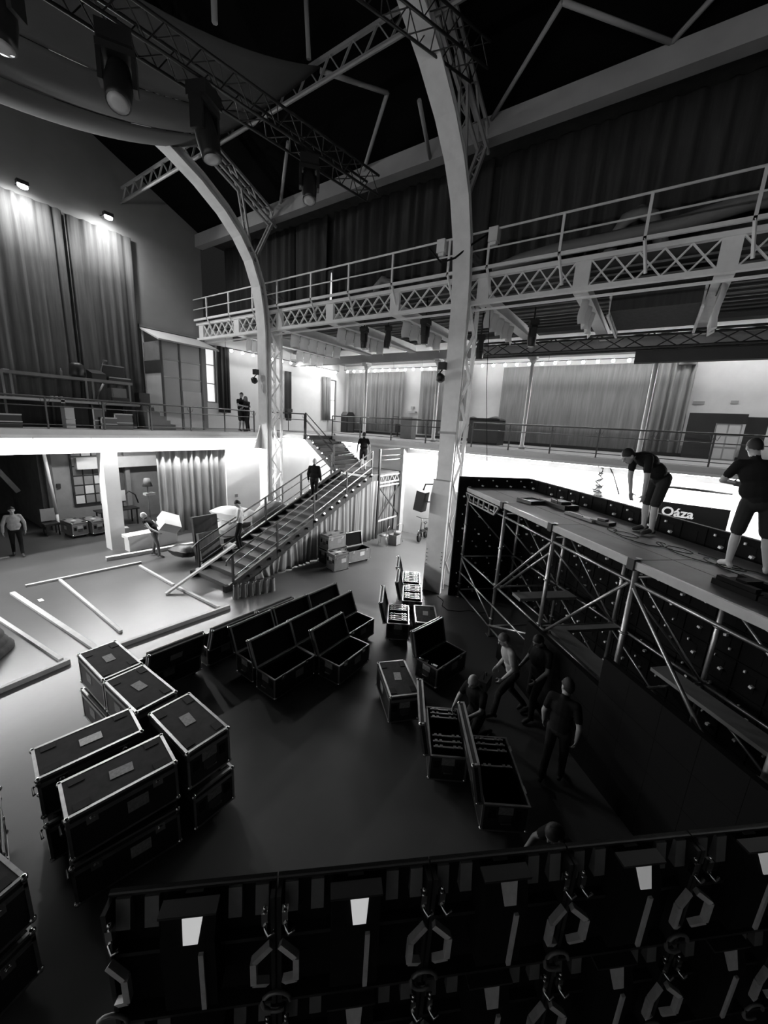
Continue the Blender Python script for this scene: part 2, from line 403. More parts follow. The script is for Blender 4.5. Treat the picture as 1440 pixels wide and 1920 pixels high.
def arched_column(y, label, lower_casing):
    t = thing('arched_column', label, 'column', (10.6, y, 0), 0, 'arched steel columns', worldspace=True)
    m = MB(); ribbon(m, ARCH, along(ARCH, 0.05), y - 0.25, y + 0.25); m.build('front_flange', M_STEEL, t)
    m = MB(); ribbon(m, along(ARCH, 0.05), along(ARCH, 0.3), y - 0.03, y + 0.03); m.build('web', M_STEEL, t)
    m = MB(); ribbon(m, along(ARCH, 0.3), along(ARCH, 0.34), y - 0.18, y + 0.18); m.build('rear_flange', M_STEEL, t)
    m = MB()
    for s in (-1, 1):
        m.bb(11.38, 11.46, y + s*0.2 - 0.05, y + s*0.2 + 0.05, 0, 8.7)
    m.build('rear_leg', M_STEEL, t)
    for s in (-1, 1):
        m = MB(); N = 13
        for i in range(N):
            z0 = 0.3 + 8.2 * i / N; z1 = 0.3 + 8.2 * (i + 1) / N
            a, b = (10.92, 11.4) if i % 2 else (11.4, 10.92)
            m.bar((a, y + s*0.17, z0), (b, y + s*0.17, z1), 0.02, 0.09, up=(0, 1, 0))
        m.build('lacing', M_STEEL, t)
    m = MB(); lattice(m, (11.3, y - 0.12, 12.75), (1.6, y - 0.12, 16.7), (0, 0, -0.42), 26, 0.05); m.build('rafter', M_BEAM, t)
    m = MB(); lattice(m, (11.3, y + 0.12, 12.75), (1.6, y + 0.12, 16.7), (0, 0, -0.42), 26, 0.05); m.build('rafter', M_BEAM, t)
    m = MB(); lattice(m, (10.3, y - 0.1, 10.85), (11.25, y - 0.1, 12.6), (0, 0.2, 0), 8, 0.05); m.build('strut', M_BEAM, t)
    m = MB(); lattice(m, (10.15, y - 0.1, 11.1), (9.75, y - 0.1, 13.1), (0, 0.2, 0), 8, 0.04); m.build('strut', M_BEAM, t)
    m = MB().bar((10.5, y, 10.05), (11.7, y, 9.95), 0.06, 0.06).bar((10.5, y, 9.85), (11.7, y, 9.75), 0.06, 0.06); m.build('strut', M_BEAM, t)
    m = MB().bar((10.85, y, 8.85), (11.5, y, 8.55), 0.14, 0.14); m.build('bracket', M_STEEL, t)
    m = MB().prism([(10.95, 8.6), (11.5, 8.6), (11.5, 8.0)], 'y', y - 0.05, y + 0.05); m.build('bracket', M_STEEL, t)
    if lower_casing:
        MB().prism([(y - 0.27, 0), (y + 0.36, 0), (y + 0.34, 3.1), (y + 0.27, 3.6), (y - 0.27, 3.6)], 'x', 10.5, 10.6).build('lower_casing', M_STEEL, t)
        MB().bb(10.49, 10.6, y - 0.27, y + 0.29, 3.6, 3.63).bb(10.49, 10.6, y - 0.27, y + 0.27, 5.0, 5.06).build('joint_band', M_BEAM, t)
        MB().bb(11.3, 11.6, y - 0.3, y + 0.3, 0, 3.2).build('rear_casing', M_STEEL, t)
        MB().prism([(11.3, 4.1), (11.62, 5.4), (11.3, 5.4)], 'y', y - 0.05, y + 0.05).build('gusset', M_STEEL, t)
        b = MB()
        for s in (-0.22, 0.3):
            for k in range(5): b.ball((10.48, y + s, 0.9 + 0.12 * k), 0.018, 6, 4)
        b.build('bolts', M_GREY, t)
    else:
        MB().prism([(10.6, 3.9), (10.6, 4.9), (10.25, 3.9)], 'y', y + 0.1, y + 0.16).build('gusset', M_WHITE, t)
    return t
arched_column(5.05, 'near white riveted arched column beside the open cases and the scaffold', True)
arched_column(13.5, 'far white arched column rising behind the staircase', False)

# lattice purlin running the length of the hall
t = thing('lattice_purlin', 'pale lattice purlin running under the roof behind the hung canvas', 'purlin', (8.2, 5, 13), 0, None, True)
m = MB(); lattice(m, (8.2, -8, 13.55), (8.2, 18.7, 13.55), (0, 0, -0.45), 76, 0.05); m.build('near_frame', M_BEAM, t)
m = MB().tube((8.1, -8, 13.0), (8.1, 18.7, 13.0), 0.03); m.build('lower_rod', M_BEAM, t)
# bracing rods between the wall plate and the roof
def rod(label, *pts):
    tag(MB().path(pts, 0.055, 6).build('brace_rod', M_BEAM), label, 'brace', 'roof bracing rods')
rod('bracing rod from the wall beam up to the roof between the columns', (11.1, 9.0, 12.95), (9.6, 7.1, 13.4))
rod('short bracing rod joining the lattice purlin at the canvas corner', (9.6, 7.1, 13.4), (8.2, 8.1, 13.35))
rod('bracing rod rising from the beam at the near column', (11.1, 4.85, 12.95), (9.6, 2.95, 13.42))
rod('bracing rod sloping down to the beam at top right', (9.6, 2.95, 13.42), (11.1, 1.1, 13.05))
rod('bracing rod leaving the top right corner of the picture', (11.1, 1.1, 13.05), (9.6, -0.8, 13.45))
rod('bracing rod rising from the beam beside the far column', (11.1, 12.9, 12.95), (9.6, 10.8, 13.45))
rod('thin hanger holding the canvas left of the lattice purlin', (5.4, 8.07, 12.3), (5.4, 8.07, 15.6))
rod('thin hanger above the canvas corner', (7.8, 8.07, 13.3), (7.6, 8.0, 14.6))
rod('short strut behind the near arch', (11.1, 6.6, 12.6), (9.4, 6.0, 12.75))
# hung canvas
def cz(x): return 11.55 + 0.0415 * (x - 1.5) ** 2
t = thing('ceiling_canvas', 'large pale canvas sagging under the roof at upper left', 'canvas', (1.5, 10.8, 11.5), 0, None, True)
for k, (v0, v1) in enumerate(((0, 0.42), (0.42, 0.74), (0.74, 1.0))):
    def cfn(u, w, v0=v0, v1=v1, k=k):
        x = 8.2 - u * 13.4; v = v0 + (v1 - v0) * w; y = 8.07 + v * 5.4
        sag = -0.16 * math.sin(PI * v) - 0.07 * math.sin(PI * w) * math.sin(PI * min(1, u * 1.2 + 0.1)) - 0.02 * k
        return (x, y + 0.25 * math.sin(PI * u) * (1 - 2 * v), cz(x) + sag)
    MB().grid(cfn, 40, 10, (0, 0, 0.012)).build('canvas_strip', M_CANVAS, t)

# ================================================================== catwalk girder
t = thing('catwalk', 'white lattice girder catwalk with railing along the upper wall', 'catwalk', (11, 5, 8.6), 0, None, True)
MB().bb(10.93, 11.07, -10, 18.65, 8.55, 8.65).build('lower_chord', M_STEEL, t)
MB().bb(10.93, 11.07, -10, 18.65, 9.2, 9.3).build('upper_chord', M_STEEL, t)
MB().bb(11.07, 12.3, -10, 18.65, 9.3, 9.36).build('walkway', M_BEAM, t)
PL = [-6.05, -3.3, -0.6, 2.1, 4.55, 7.45, 10.2, 12.85, 15.6, 18.3]
plate = MB().bb(10.955, 11.045, -0.17, 0.17, 8.65, 9.2).mesh('plate', M_STEEL)
for y in PL: link('plate', plate, t, loc=(0, y, 0)).matrix_parent_inverse = Matrix.Translation(-Vector(t.location))
for a, b in zip(PL[:-1], PL[1:]):
    n = 5; a += 0.17; b -= 0.17
    for i in range(n):
        y0 = a + (b-a)*i/n; y1 = a + (b-a)*(i+1)/n
        MB().bar((11, y0, 8.65), (11, y1, 9.2), 0.03, 0.06, up=(1, 0, 0)).bar((11.02, y0, 9.2), (11.02, y1, 8.65), 0.03, 0.06, up=(1, 0, 0)).build('cross_lattice', M_STEEL, t)
RP = [-6.2, -4.4, -2.6, -0.85, 0.92, 2.65, 4.45, 5.6, 7.5, 9.25, 11.0, 12.8, 14.3, 15.9, 17.55]
for y in RP:
    p = MB().bb(10.8, 10.85, y - 0.03, y + 0.03, 9.35, 10.28).build('rail_post', M_STEEL, t)
    q = MB().bar((10.82, y, 9.4), (11.0, y - 0.12, 8.75), 0.05, 0.05).build('outrigger', M_STEEL, t)
for z, r_ in ((10.26, 0.028), (9.84, 0.022)):
    MB().tube((10.82, -10, z), (10.82, 18.6, z), r_).build('rail', M_STEEL, t)
MB().bb(10.8, 10.86, -10, 18.6, 9.36, 9.44).build('toe_board', M_STEEL, t)
MB().bb(11.2, 11.26, -10, 18.6, 8.45, 8.5).build('cable_tray', M_STEEL, t)

# duct lying on the catwalk
tag(MB().path([(11.75, 4.6, 9.6), (11.7, 3.9, 9.75), (11.7, 2.8, 9.84), (11.7, 1.6, 9.86), (11.7, 0.4, 9.9), (11.65, -0.8, 10.05), (11.7, -2, 10.0), (11.7, -5, 10.0)], 0.17, 14).build('duct', M_DUCT), 'thick grey flexible duct lying along the catwalk at right', 'duct')
tag(MB().path([(12.0, 1.75, 9.5), (12.0, 1.7, 10.0), (12.0, 1.5, 10.35), (12.0, 1.2, 10.45), (12.0, 0.95, 10.3), (12.0, 0.75, 9.9), (12.0, 0.6, 9.5)], 0.15, 14).build('duct_bend', M_DUCT), 'looped duct standing up behind the catwalk railing at right', 'duct')
tag(MB().path([(12.0, 9.9, 9.55), (12, 9.3, 9.6), (12, 8.7, 9.6)], 0.14, 12).build('duct', M_DUCT), 'short pale duct on the catwalk between the columns', 'duct')
tag(MB().path([(12, 9.0, 9.45), (12, 8.95, 9.85), (12, 8.7, 10.05), (12, 8.35, 9.95), (12, 8.25, 9.55)], 0.13, 12).build('duct_bend', M_DUCT), 'small looped duct on the catwalk left of the near column', 'duct')

# ================================================================== cross beams and cloth baffles of the aisle
bl = ('white cross beam under the aisle ceiling at the far right edge', 'white cross beam under the ceiling above the stage scaffold', 'white cross beam starting at the near arched column', 'white cross beam left of the near arched column', 'white cross beam midway between the two columns', 'white cross beam starting at the far arched column', 'white cross beam left of the far arched column')
for y, lab in zip((-0.6, 2.1, 4.55, 7.45, 10.2, 12.85, 15.6), bl):
    tag(MB().bb(11.05, 16.9, y - 0.11, y + 0.11, 8.6, 8.9).bb(11.05, 16.9, y - 0.17, y + 0.17, 8.56, 8.6).build('cross_beam', M_STEEL), lab, 'beam', 'cross beams of the aisle')
def baffle(x0, x1, y, label, drop=0.52, n=5):
    t = thing('cloth_baffle', label, 'baffle', ((x0+x1)/2, y, 8.5), 0, 'cloth baffles under the aisle beams', True)
    for i in range(n):
        a = x0 + (x1-x0)*i/n; b = x0 + (x1-x0)*(i+1)/n - 0.04
        def fn(u, v, a=a, b=b): return (a + (b-a)*u, y - 0.11*math.sin(u*PI) + 0.03*math.sin(v*5), 8.52 - (drop - 0.05*math.sin(u*PI))*(1-v))
        MB().grid(fn, 6, 4, (0, 0.012, 0)).build('cloth_panel', M_BAFFLE, t)
    MB().tube((x0 - 0.05, y, 8.53), (x1 + 0.05, y, 8.53), 0.015).build('hanging_wire', M_BLKM, t)
baffle(11.55, 14.65, 12.85, 'white cloth baffle hanging under the beam at the far column', n=6)
baffle(14.4, 16.4, 15.6, 'white cloth baffle hanging low behind the far column, near the end wall', n=4)
baffle(11.45, 12.1, 15.6, 'short white cloth baffle left of the far column', n=2)
baffle(11.4, 14.4, 10.2, 'white cloth baffle behind the two hanging moving lights', n=6)
baffle(11.5, 14.3, 7.45, 'white cloth baffle just left of the near arched column', n=5)
baffle(11.3, 13.8, 4.55, 'white cloth baffle just right of the near arched column', n=5)
baffle(11.4, 13.2, 2.1, 'rounded white cloth baffle above the middle of the scaffold', drop=0.6, n=3)
baffle(11.5, 12.4, -0.6, 'white cloth baffle at the far right under the catwalk', drop=0.9, n=2)
# dark fabric box hanging among the beams at the right
t = thing('black_fabric_box', 'black fabric box with lattice sides hanging under the ceiling at right', 'box', (13, 0.7, 8.2), 0, None, True)
MB().bb(12.0, 14.2, -0.35, 1.5, 8.3, 8.9).build('box_body', M_CURTD, t)
for y in (-0.38, 1.53):
    m = MB(); lattice(m, (12.0, y, 8.2), (14.6, y, 8.2), (0, 0, 0.45), 9, 0.04); m.build('side_lattice', M_STEEL, t)
# black lighting truss under the aisle ceiling
def truss(name, label, p0, p1, size, n, m=M_BLKM, group=None, rc=0.028, rl=0.012):
    p0, p1 = Vector(p0), Vector(p1); d = (p1 - p0).normalized(); side = d.cross(Vector((0, 0, 1))).normalized() * size / 2; up = Vector((0, 0, size / 2))
    t = thing(name, label, 'truss', (p0 + p1) / 2, 0, group, True)
    cs = [side + up, -side + up, -side - up, side - up]
    for c in cs: MB().tube(p0 + c, p1 + c, rc, 6).build('chord', m, t)
    for k in range(4):
        a, b = cs[k], cs[(k+1) % 4]; q = MB()
        for i in range(n):
            s0 = p0.lerp(p1, i/n); s1 = p0.lerp(p1, (i+1)/n)
            q.tube(s0 + (a if i % 2 else b), s1 + (b if i % 2 else a), rl, 5, caps=False)
        q.build('lacing', m, t)
    return t
truss('lighting_truss', 'black box truss carrying moving lights across the top left', (9.0, 6.98, 11.0), (-3.5, 8.9, 11.0), 0.42, 44)
truss('lighting_truss', 'long black truss below the aisle ceiling right of the near column', (15.5, 6.4, 8.2), (15.5, -8, 8.2), 0.44, 20, rc=0.04, rl=0.018)
truss('lighting_truss', 'short black truss crossing the top of the near arch', (9.2, 4.4, 12.75), (5.0, 5.6, 12.3), 0.45, 14)
tag(MB().bb(15.7, 16.0, -8, 1.0, 7.6, 7.98).build('screen_housing', M_BLKM), 'long black roller screen housing under the truss at far right', 'screen housing')
tag(MB().bb(21.25, 21.4, -0.9, -0.3, 8.3, 8.95).build('black_box', M_BLKM), 'small black box above the pleated curtain at right', 'box')
# ================================================================== lamps of the place, and a bulb string added behind the camera
def strip_light(label, p0, p1, power, rot, width=0.06, housing=0.05):
    p0, p1 = Vector(p0), Vector(p1); c = (p0 + p1) / 2; L = (p1 - p0).length; alongx = abs(p1.x - p0.x) > abs(p1.y - p0.y)
    t = thing('strip_light', label, 'light', c, 0, 'strip lights under the gallery', True)
    d = (L, 0.1, housing) if alongx else (0.1, L, housing)
    MB().box((c.x, c.y, c.z + housing / 2 + 0.012), d).build('housing', M_WHITE, t)
    nn = max(1, int(L / 1.5)); seg = L / nn
    for i in range(nn):
        q = p0.lerp(p1, (i + 0.5) / nn)
        d2 = (seg - 0.06, 0.05, 0.02) if alongx else (0.05, seg - 0.06, 0.02)
        MB().box(q, d2).build('tube', M_STRIP, t)
    light_area('strip_lamp', (c.x, c.y, c.z - 0.02), rot, L if alongx else width, width if alongx else L, power, t)
    return t
strip_light('bright strip light under the edge of the end gallery', (-8.5, 15.92, 4.14), (13.0, 15.92, 4.14), 2000, (-0.6, 0, 0))
strip_light('bright strip light under the gallery edge behind the scaffold stage', (15.62, -9.5, 4.12), (15.62, 9.3, 4.12), 4000, (0, 0.6, 0))
strip_light('strip light in the corner under the gallery behind the stairs', (13.4, 15.92, 4.14), (15.8, 15.92, 4.14), 70, (0, 0, 0))
strip_light('short strip light on the wall behind the upper stair flight', (15.75, 12.4, 4.12), (15.75, 13.7, 4.12), 40, (0, 0, 0))
# string of bulbs along the top of the aisle walls
def bulb_string(label, p0, p1, n, power, rot, m_bulb=M_BULB):
    p0, p1 = Vector(p0), Vector(p1); c = (p0 + p1) / 2; L = (p1 - p0).length; alongx = abs(p1.x - p0.x) > abs(p1.y - p0.y)
    t = thing('bulb_string', label, 'light', c, 0, 'strings of bulbs', True)
    MB().tube(p0 + Vector((0, 0, 0.1)), p1 + Vector((0, 0, 0.1)), 0.02, 6).build('cable', M_BLKM, t)
    bm_ = MB().ball((0, 0, 0), 0.075, 10, 8).mesh('bulb', m_bulb); sm = MB().lathe([(0.03, 0.05), (0.03, 0.11)], n=8).mesh('socket', M_BLKM)
    for i in range(n):
        q = p0.lerp(p1, (i + 0.5) / n); b = link('bulb', bm_, t, loc=q)
        s = link('socket', sm, b)
    zt = 8.95 if p0.x > 0 else None
    for k in range(5):
        q = p0.lerp(p1, k / 4)
        if zt: MB().tube((q.x, q.y, q.z + 0.1), (q.x, q.y, zt), 0.008, 5).build('hanger', M_BLKM, t)
        else: MB().tube((q.x, q.y, q.z + 0.1), (-9.0, q.y, q.z + 0.1), 0.01, 5).build('hanger', M_BLKM, t)
    light_area('string_lamp', (c.x, c.y, c.z - 0.09), rot, L if alongx else 0.08, 0.08 if alongx else L, power, t)
bulb_string('string of lit bulbs along the aisle wall between the columns', (20.9, 18.0, 8.45), (20.9, 10.0, 8.45), 14, 270, (0, 0.9, 0))
bulb_string('string of lit bulbs above the broad curtain right of the near column', (20.9, 9.2, 8.5), (20.9, -8.0, 8.5), 28, 520, (0, 0.9, 0))
bulb_string('string of lit bulbs along the end wall of the aisle', (12.2, 18.3, 8.35), (20.7, 18.3, 8.35), 13, 200, (-0.9, 0, 0), M_BULB2)
bulb_string('added string of lit bulbs on the unseen side wall behind us', (-8.6, -8.0, 6.1), (-8.6, 12.0, 6.1), 28, 300, (0, -1.45, 0))  # added out of view to light the columns and girder from the hall side
# ceiling lamp of the ground-floor room
t = thing('room_lamp', 'ceiling lamp in the room behind the ground-floor openings', 'light', (7.0, 18.3, 4.1), 0, None)
MB().box((0, 0, 0.03), (4.0, 0.25, 0.06)).build('housing', M_WHITE, t)
light_area('room_light', (0, 0, -0.01), (0, 0, 0), 3.9, 0.2, 190, t)
# two floodlights above the stage curtain
for i, (x, z) in enumerate(((4.95, 11.95), (7.35, 12.05))):
    t = thing('flood_light', ('lit floodlight above the tall curtain at the left picture edge', 'lit floodlight above the tall curtain, nearer the glass booth')[i], 'light', (x, 18.0, z), 0, 'floodlights over the curtain')
    MB().box((0, 0, 0.1), (0.3, 0.2, 0.12)).build('housing', M_BLKM, t)
    MB().tube((0, 0.05, 0.12), (0, 0.66, 0.22), 0.02, 6).build('arm', M_BLKM, t)
    MB().ball((0, -0.02, 0.0), (0.14, 0.09, 0.07), 10, 6).build('lamp', M_BULB, t)
    light_area('flood_lamp', (0, 0.0, -0.08), (0.35, 0, 0), 0.26, 0.12, 60, t)
    light_area('flood_lamp', (0, -0.12, 0.02), (-0.75, 0, 0), 0.26, 0.1, 150, t)
# small bright spot on the ground-floor wall behind the stage
t = thing('wall_spot', 'small glaring spotlight on the wall above the sign', 'light', (15.6, -0.75, 3.62))
MB().lathe([(0.05, 0), (0.09, 0.16), (0.09, 0.2)], R=Matrix.Rotation(-PI/2, 3, 'Y')).build('can', M_BLKM, t)
MB().ball((-0.2, 0, 0), (0.05, 0.08, 0.08), 10, 6).build('lamp', M_BULB, t)
tag(MB().tube((15.3, -0.2, 3.72), (15.3, -2.2, 3.72), 0.05).build('wall_pipe', M_BLKM2), 'dark pipe slung below the gallery behind the stage', 'pipe')

# ================================================================== railings of the gallery
def railing(label, p0, p1, n, z=GZ, h=0.98, group='gallery railings'):
    p0, p1 = Vector(p0), Vector(p1)
    t = thing('gallery_railing', label, 'railing', (p0.x, p0.y, z), 0, group, True)
    for i in range(n + 1):
        q = p0.lerp(p1, i / n)
        p = MB().bb(q.x - 0.022, q.x + 0.022, q.y - 0.022, q.y + 0.022, z, z + h).build('post', M_BLKM2, t)
        e = (p1 - p0).normalized() * 0.12
        m = MB()
        for sgn in (-1, 1):
            m.path([(q.x + e.x*sgn*k, q.y + e.y*sgn*k, z + h - 0.06 - 0.14*math.sin(k*PI)) for k in (0, 0.3, 0.6, 1.0)], 0.008, 5)
        m.build('scroll', M_BLKM2, t)
    for zz, r_ in ((h, 0.028), (h * 0.72, 0.016), (0.14, 0.014)):
        MB().tube((p0.x, p0.y, z + zz), (p1.x, p1.y, z + zz), r_).build('rail', M_BLKM2, t)
railing('dark metal railing along the end gallery in front of the equipment', (-2, 15.78, 0), (11.9, 15.78, 0), 9)
railing('short dark railing between the far column and the stair head', (12.3, 15.78, 0), (13.3, 13.85, 0), 1)
railing('dark metal railing of the gallery between stair head and near column', (15.1, 13.7, 0), (15.1, 6.4, 0), 4)
railing('dark metal railing of the gallery right of the near column', (15.1, 6.1, 0), (15.1, -7.5, 0), 9)

# ================================================================== staircase
SX0, SX1, SY0, SY1 = 6.35, 13.4, 9.8, 11.6
t = thing('staircase', 'broad wooden staircase climbing to the gallery, lined with small lamps', 'staircase', (SX0, SY0, 0), 0, None, True)
N = 17; RISE = 3.0 / 18; RUN = (SX1 - SX0) / N
tread = MB().bb(0, RUN + 0.03, SY0 + 0.06, SY1 - 0.06, -0.045, 0).mesh('tread', M_TREAD)
riser = MB().bb(0, 0.02, SY0 + 0.06, SY1 - 0.06, -RISE, -0.045).mesh('riser', M_BLKM2)
for i in range(N):
    z = RISE * (i + 1); x = SX0 + RUN * i
    link('tread', tread, t, loc=(x, 0, z)); link('riser', riser, t, loc=(x + 0.03, 0, z))
SL = 3.0 / (SX1 - SX0)
def szz(x): return (x - SX0) * SL + 0.05
for y in (SY0, SY1):
    MB().prism([(SX0 - 0.1, 0), (SX0 + 0.35, 0), (SX1, 2.72), (SX1, 3.1), (SX0 - 0.1, 0.16)], 'y', y - 0.04, y + 0.04).build('stringer', M_BLKM, t)
bulb = MB().ball((0, 0, 0), (0.035, 0.035, 0.045), 8, 6).mesh('step_lamp', M_STEPL); holder = MB().box((0, 0, -0.06), (0.1, 0.09, 0.08)).mesh('lamp_holder', M_BLKM)
for y, s in ((SY0 - 0.1, -1), (SY1 + 0.1, 1)):
    for i in range(1, N + 1):
        x = SX0 + RUN * (i - 0.3); lit = i > (8 if s < 0 else 9)
        h = link('lamp_holder', holder, t, loc=(x, y, szz(x) + 0.02))
        if lit: link('step_lamp', bulb, h)
def stair_rail(y, xs, name='rail'):
    for x in xs:
        MB().bb(x - 0.03, x + 0.03, y - 0.03, y + 0.03, max(0, szz(x) - 0.25), szz(x) + 1.0).build('rail_post', M_BLKM, t)
    a, b = xs[0], xs[-1]
    MB().path([(a - 0.22, y, szz(a) + 0.72), (a - 0.2, y, szz(a) + 0.86), (a, y, szz(a) + 0.99), (b, y, szz(b) + 0.99)], 0.028).build('handrail', M_BLKM, t)
    for h, r_ in ((0.68, 0.02), (0.28, 0.022)):
        MB().tube((a, y, szz(a) + h), (b, y, szz(b) + h), r_).build('rail', M_ALU if y < 10.5 else M_BLKM2, t)
stair_rail(SY0 - 0.02, [6.5, 8.2, 9.9, 11.7, 13.35])
stair_rail(SY1 + 0.02, [6.5, 9.2, 11.0, 12.8])
for y in (SY0, SY1): MB().box((6.4, y, 0.1), (0.4, 0.14, 0.2)).build('foot_block', M_RUBBER, t)
# landing and upper flight
MB().bb(SX1, 15.85, SY0, 11.95, 2.94, 3.0).build('landing', M_TREAD, t)
for i in range(8):
    z = 3.0 + 0.18 * (i + 1); y = 11.95 + 0.235 * i
    MB().bb(13.4, 15.35, y, y + 0.26, z - 0.045, z).build('tread', M_TREAD, t)
    MB().bb(13.4, 15.35, y + 0.02, y + 0.04, z - 0.18, z - 0.045).build('riser', M_BLKM2, t)
for x in (13.33, 15.42):
    MB().prism([(11.9, 2.9), (13.85, 4.25), (13.85, 4.55), (11.9, 3.12)], 'x', x - 0.04, x + 0.04).build('stringer', M_BLKM, t)
    for i in range(6):
        y = 12.0 + 0.3 * i; z = 3.12 + (y - 11.9) * 0.733
        h = link('lamp_holder', holder, t, loc=(x + (-0.1 if x < 14 else -0.1), y, z + 0.06)); link('step_lamp', bulb, h)
for x in (13.33,):
    for y in (11.95, 13.8):
        z = 3.1 + (y - 11.9) * 0.733
        MB().bb(x - 0.03, x + 0.03, y - 0.03, y + 0.03, z - 0.2, z + 1.0).build('rail_post', M_BLKM, t)
    for h in (1.0, 0.72, 0.66): MB().tube((x, 11.95, 3.1 + h), (x, 13.8, 4.49 + h), 0.026 if h > 0.9 else 0.016).build('rail', M_BLKM, t)
m = MB()
for h in (1.0, 0.62): m.tube((13.36, 11.7, 3.05 + h), (14.9, 12.1, 3.05 + h), 0.022)
m.build('landing_rail', M_ALU, t)
# landing end: tall post, rails and braced panel
for x in (13.95, 15.82):
    MB().bb(x - 0.045, x + 0.045, SY0 - 0.045, SY0 + 0.045, 0, 4.1).build('landing_post', M_BLKM if x < 15 else M_BEAM, t)
for z in (4.08, 3.8, 3.6): MB().tube((13.95, SY0, z), (15.82, SY0, z), 0.018).build('rail', M_BEAM, t)
m = MB(); lattice(m, (14.0, SY0, 2.9), (15.8, SY0, 2.9), (0, 0, -0.32), 9, 0.04); m.build('landing_beam', M_BEAM, t)
for a, b in (((14.0, 2.4), (15.75, 0.85)), ((14.0, 0.85), (15.75, 2.4))):
    MB().bar((a[0], SY0, a[1]), (b[0], SY0, b[1]), 0.05, 0.05).build('cross_brace', M_BLKM2, t)
for z in (2.42, 0.8): MB().bb(13.95, 15.82, SY0 - 0.03, SY0 + 0.03, z - 0.03, z + 0.03).build('ledger', M_BEAM, t)
MB().bb(15.6, 16.0, 9.6, 9.72, 0, 4.18).build('side_post', M_BEAM, t)
# drape hanging below the near stringer
def drape_fn(u, v):
    x = 7.3 + u * 6.6; top = max(0.06, szz(x) - 0.3) if x < SX1 else 2.7
    a = u * 26 * 2 * PI
    w = math.sin(a) + 0.5 * math.sin(a * 1.7 + 1) + 0.4 * math.sin(a * 0.33)
    return (x + 0.1 * (1 - v) * math.sin(u * 30), SY0 - 0.06 + 0.05 * w * (0.4 + 0.6 * (1 - v)) + 0.05, 0.03 + (top - 0.03) * v)
tag(MB().grid(drape_fn, 210, 5, (0, 0.01, 0)).build('stair_drape', M_CURTS), 'grey pleated drape closing the side below the staircase', 'drape')
def panel_fn(u, v):
    a = u * 9 * 2 * PI
    return (14.05 + u * 1.7, SY0 + 0.25 + 0.05 * (math.sin(a) + 0.5 * math.sin(a * 1.6)), 0.05 + 2.5 * v)
tag(MB().grid(panel_fn, 72, 3, (0, 0.01, 0)).build('landing_drape', M_CURTS), 'grey drape behind the braced frame under the stair landing', 'drape')
# ================================================================== flight cases
CL, CW, CB, CLID = 1.0, 0.54, 0.52, 0.1        # length, width, height of base with castors, height of lid
Z0 = 0.1
MC = {}
def cached(key, fn):
    if key not in MC: MC[key] = fn()
    return MC[key]
def trim_frame(x0, x1, y0, y1, z0, z1, w=0.022, vertical=True, skip_top=False):
    m = MB(); e = 0.006
    for z in ((z0,) if skip_top else (z0, z1)):
        zz = (z - 0.004, z + w) if z == z0 else (z - w, z + 0.004)
        for y in (y0, y1):
            yy = (y - e, y + w) if y == y0 else (y - w, y + e)
            m.bb(x0 - e, x1 + e, yy[0], yy[1], zz[0], zz[1])
        for x in (x0, x1):
            xx = (x - e, x + w) if x == x0 else (x - w, x + e)
            m.bb(xx[0], xx[1], y0 + w, y1 - w, zz[0], zz[1])
    if vertical:
        for x in (x0, x1):
            xx = (x - e, x + w) if x == x0 else (x - w, x + e)
            for y in (y0, y1):
                yy = (y - e, y + w) if y == y0 else (y - w, y + e)
                m.bb(xx[0], xx[1], yy[0], yy[1], z0, z1)
    return m
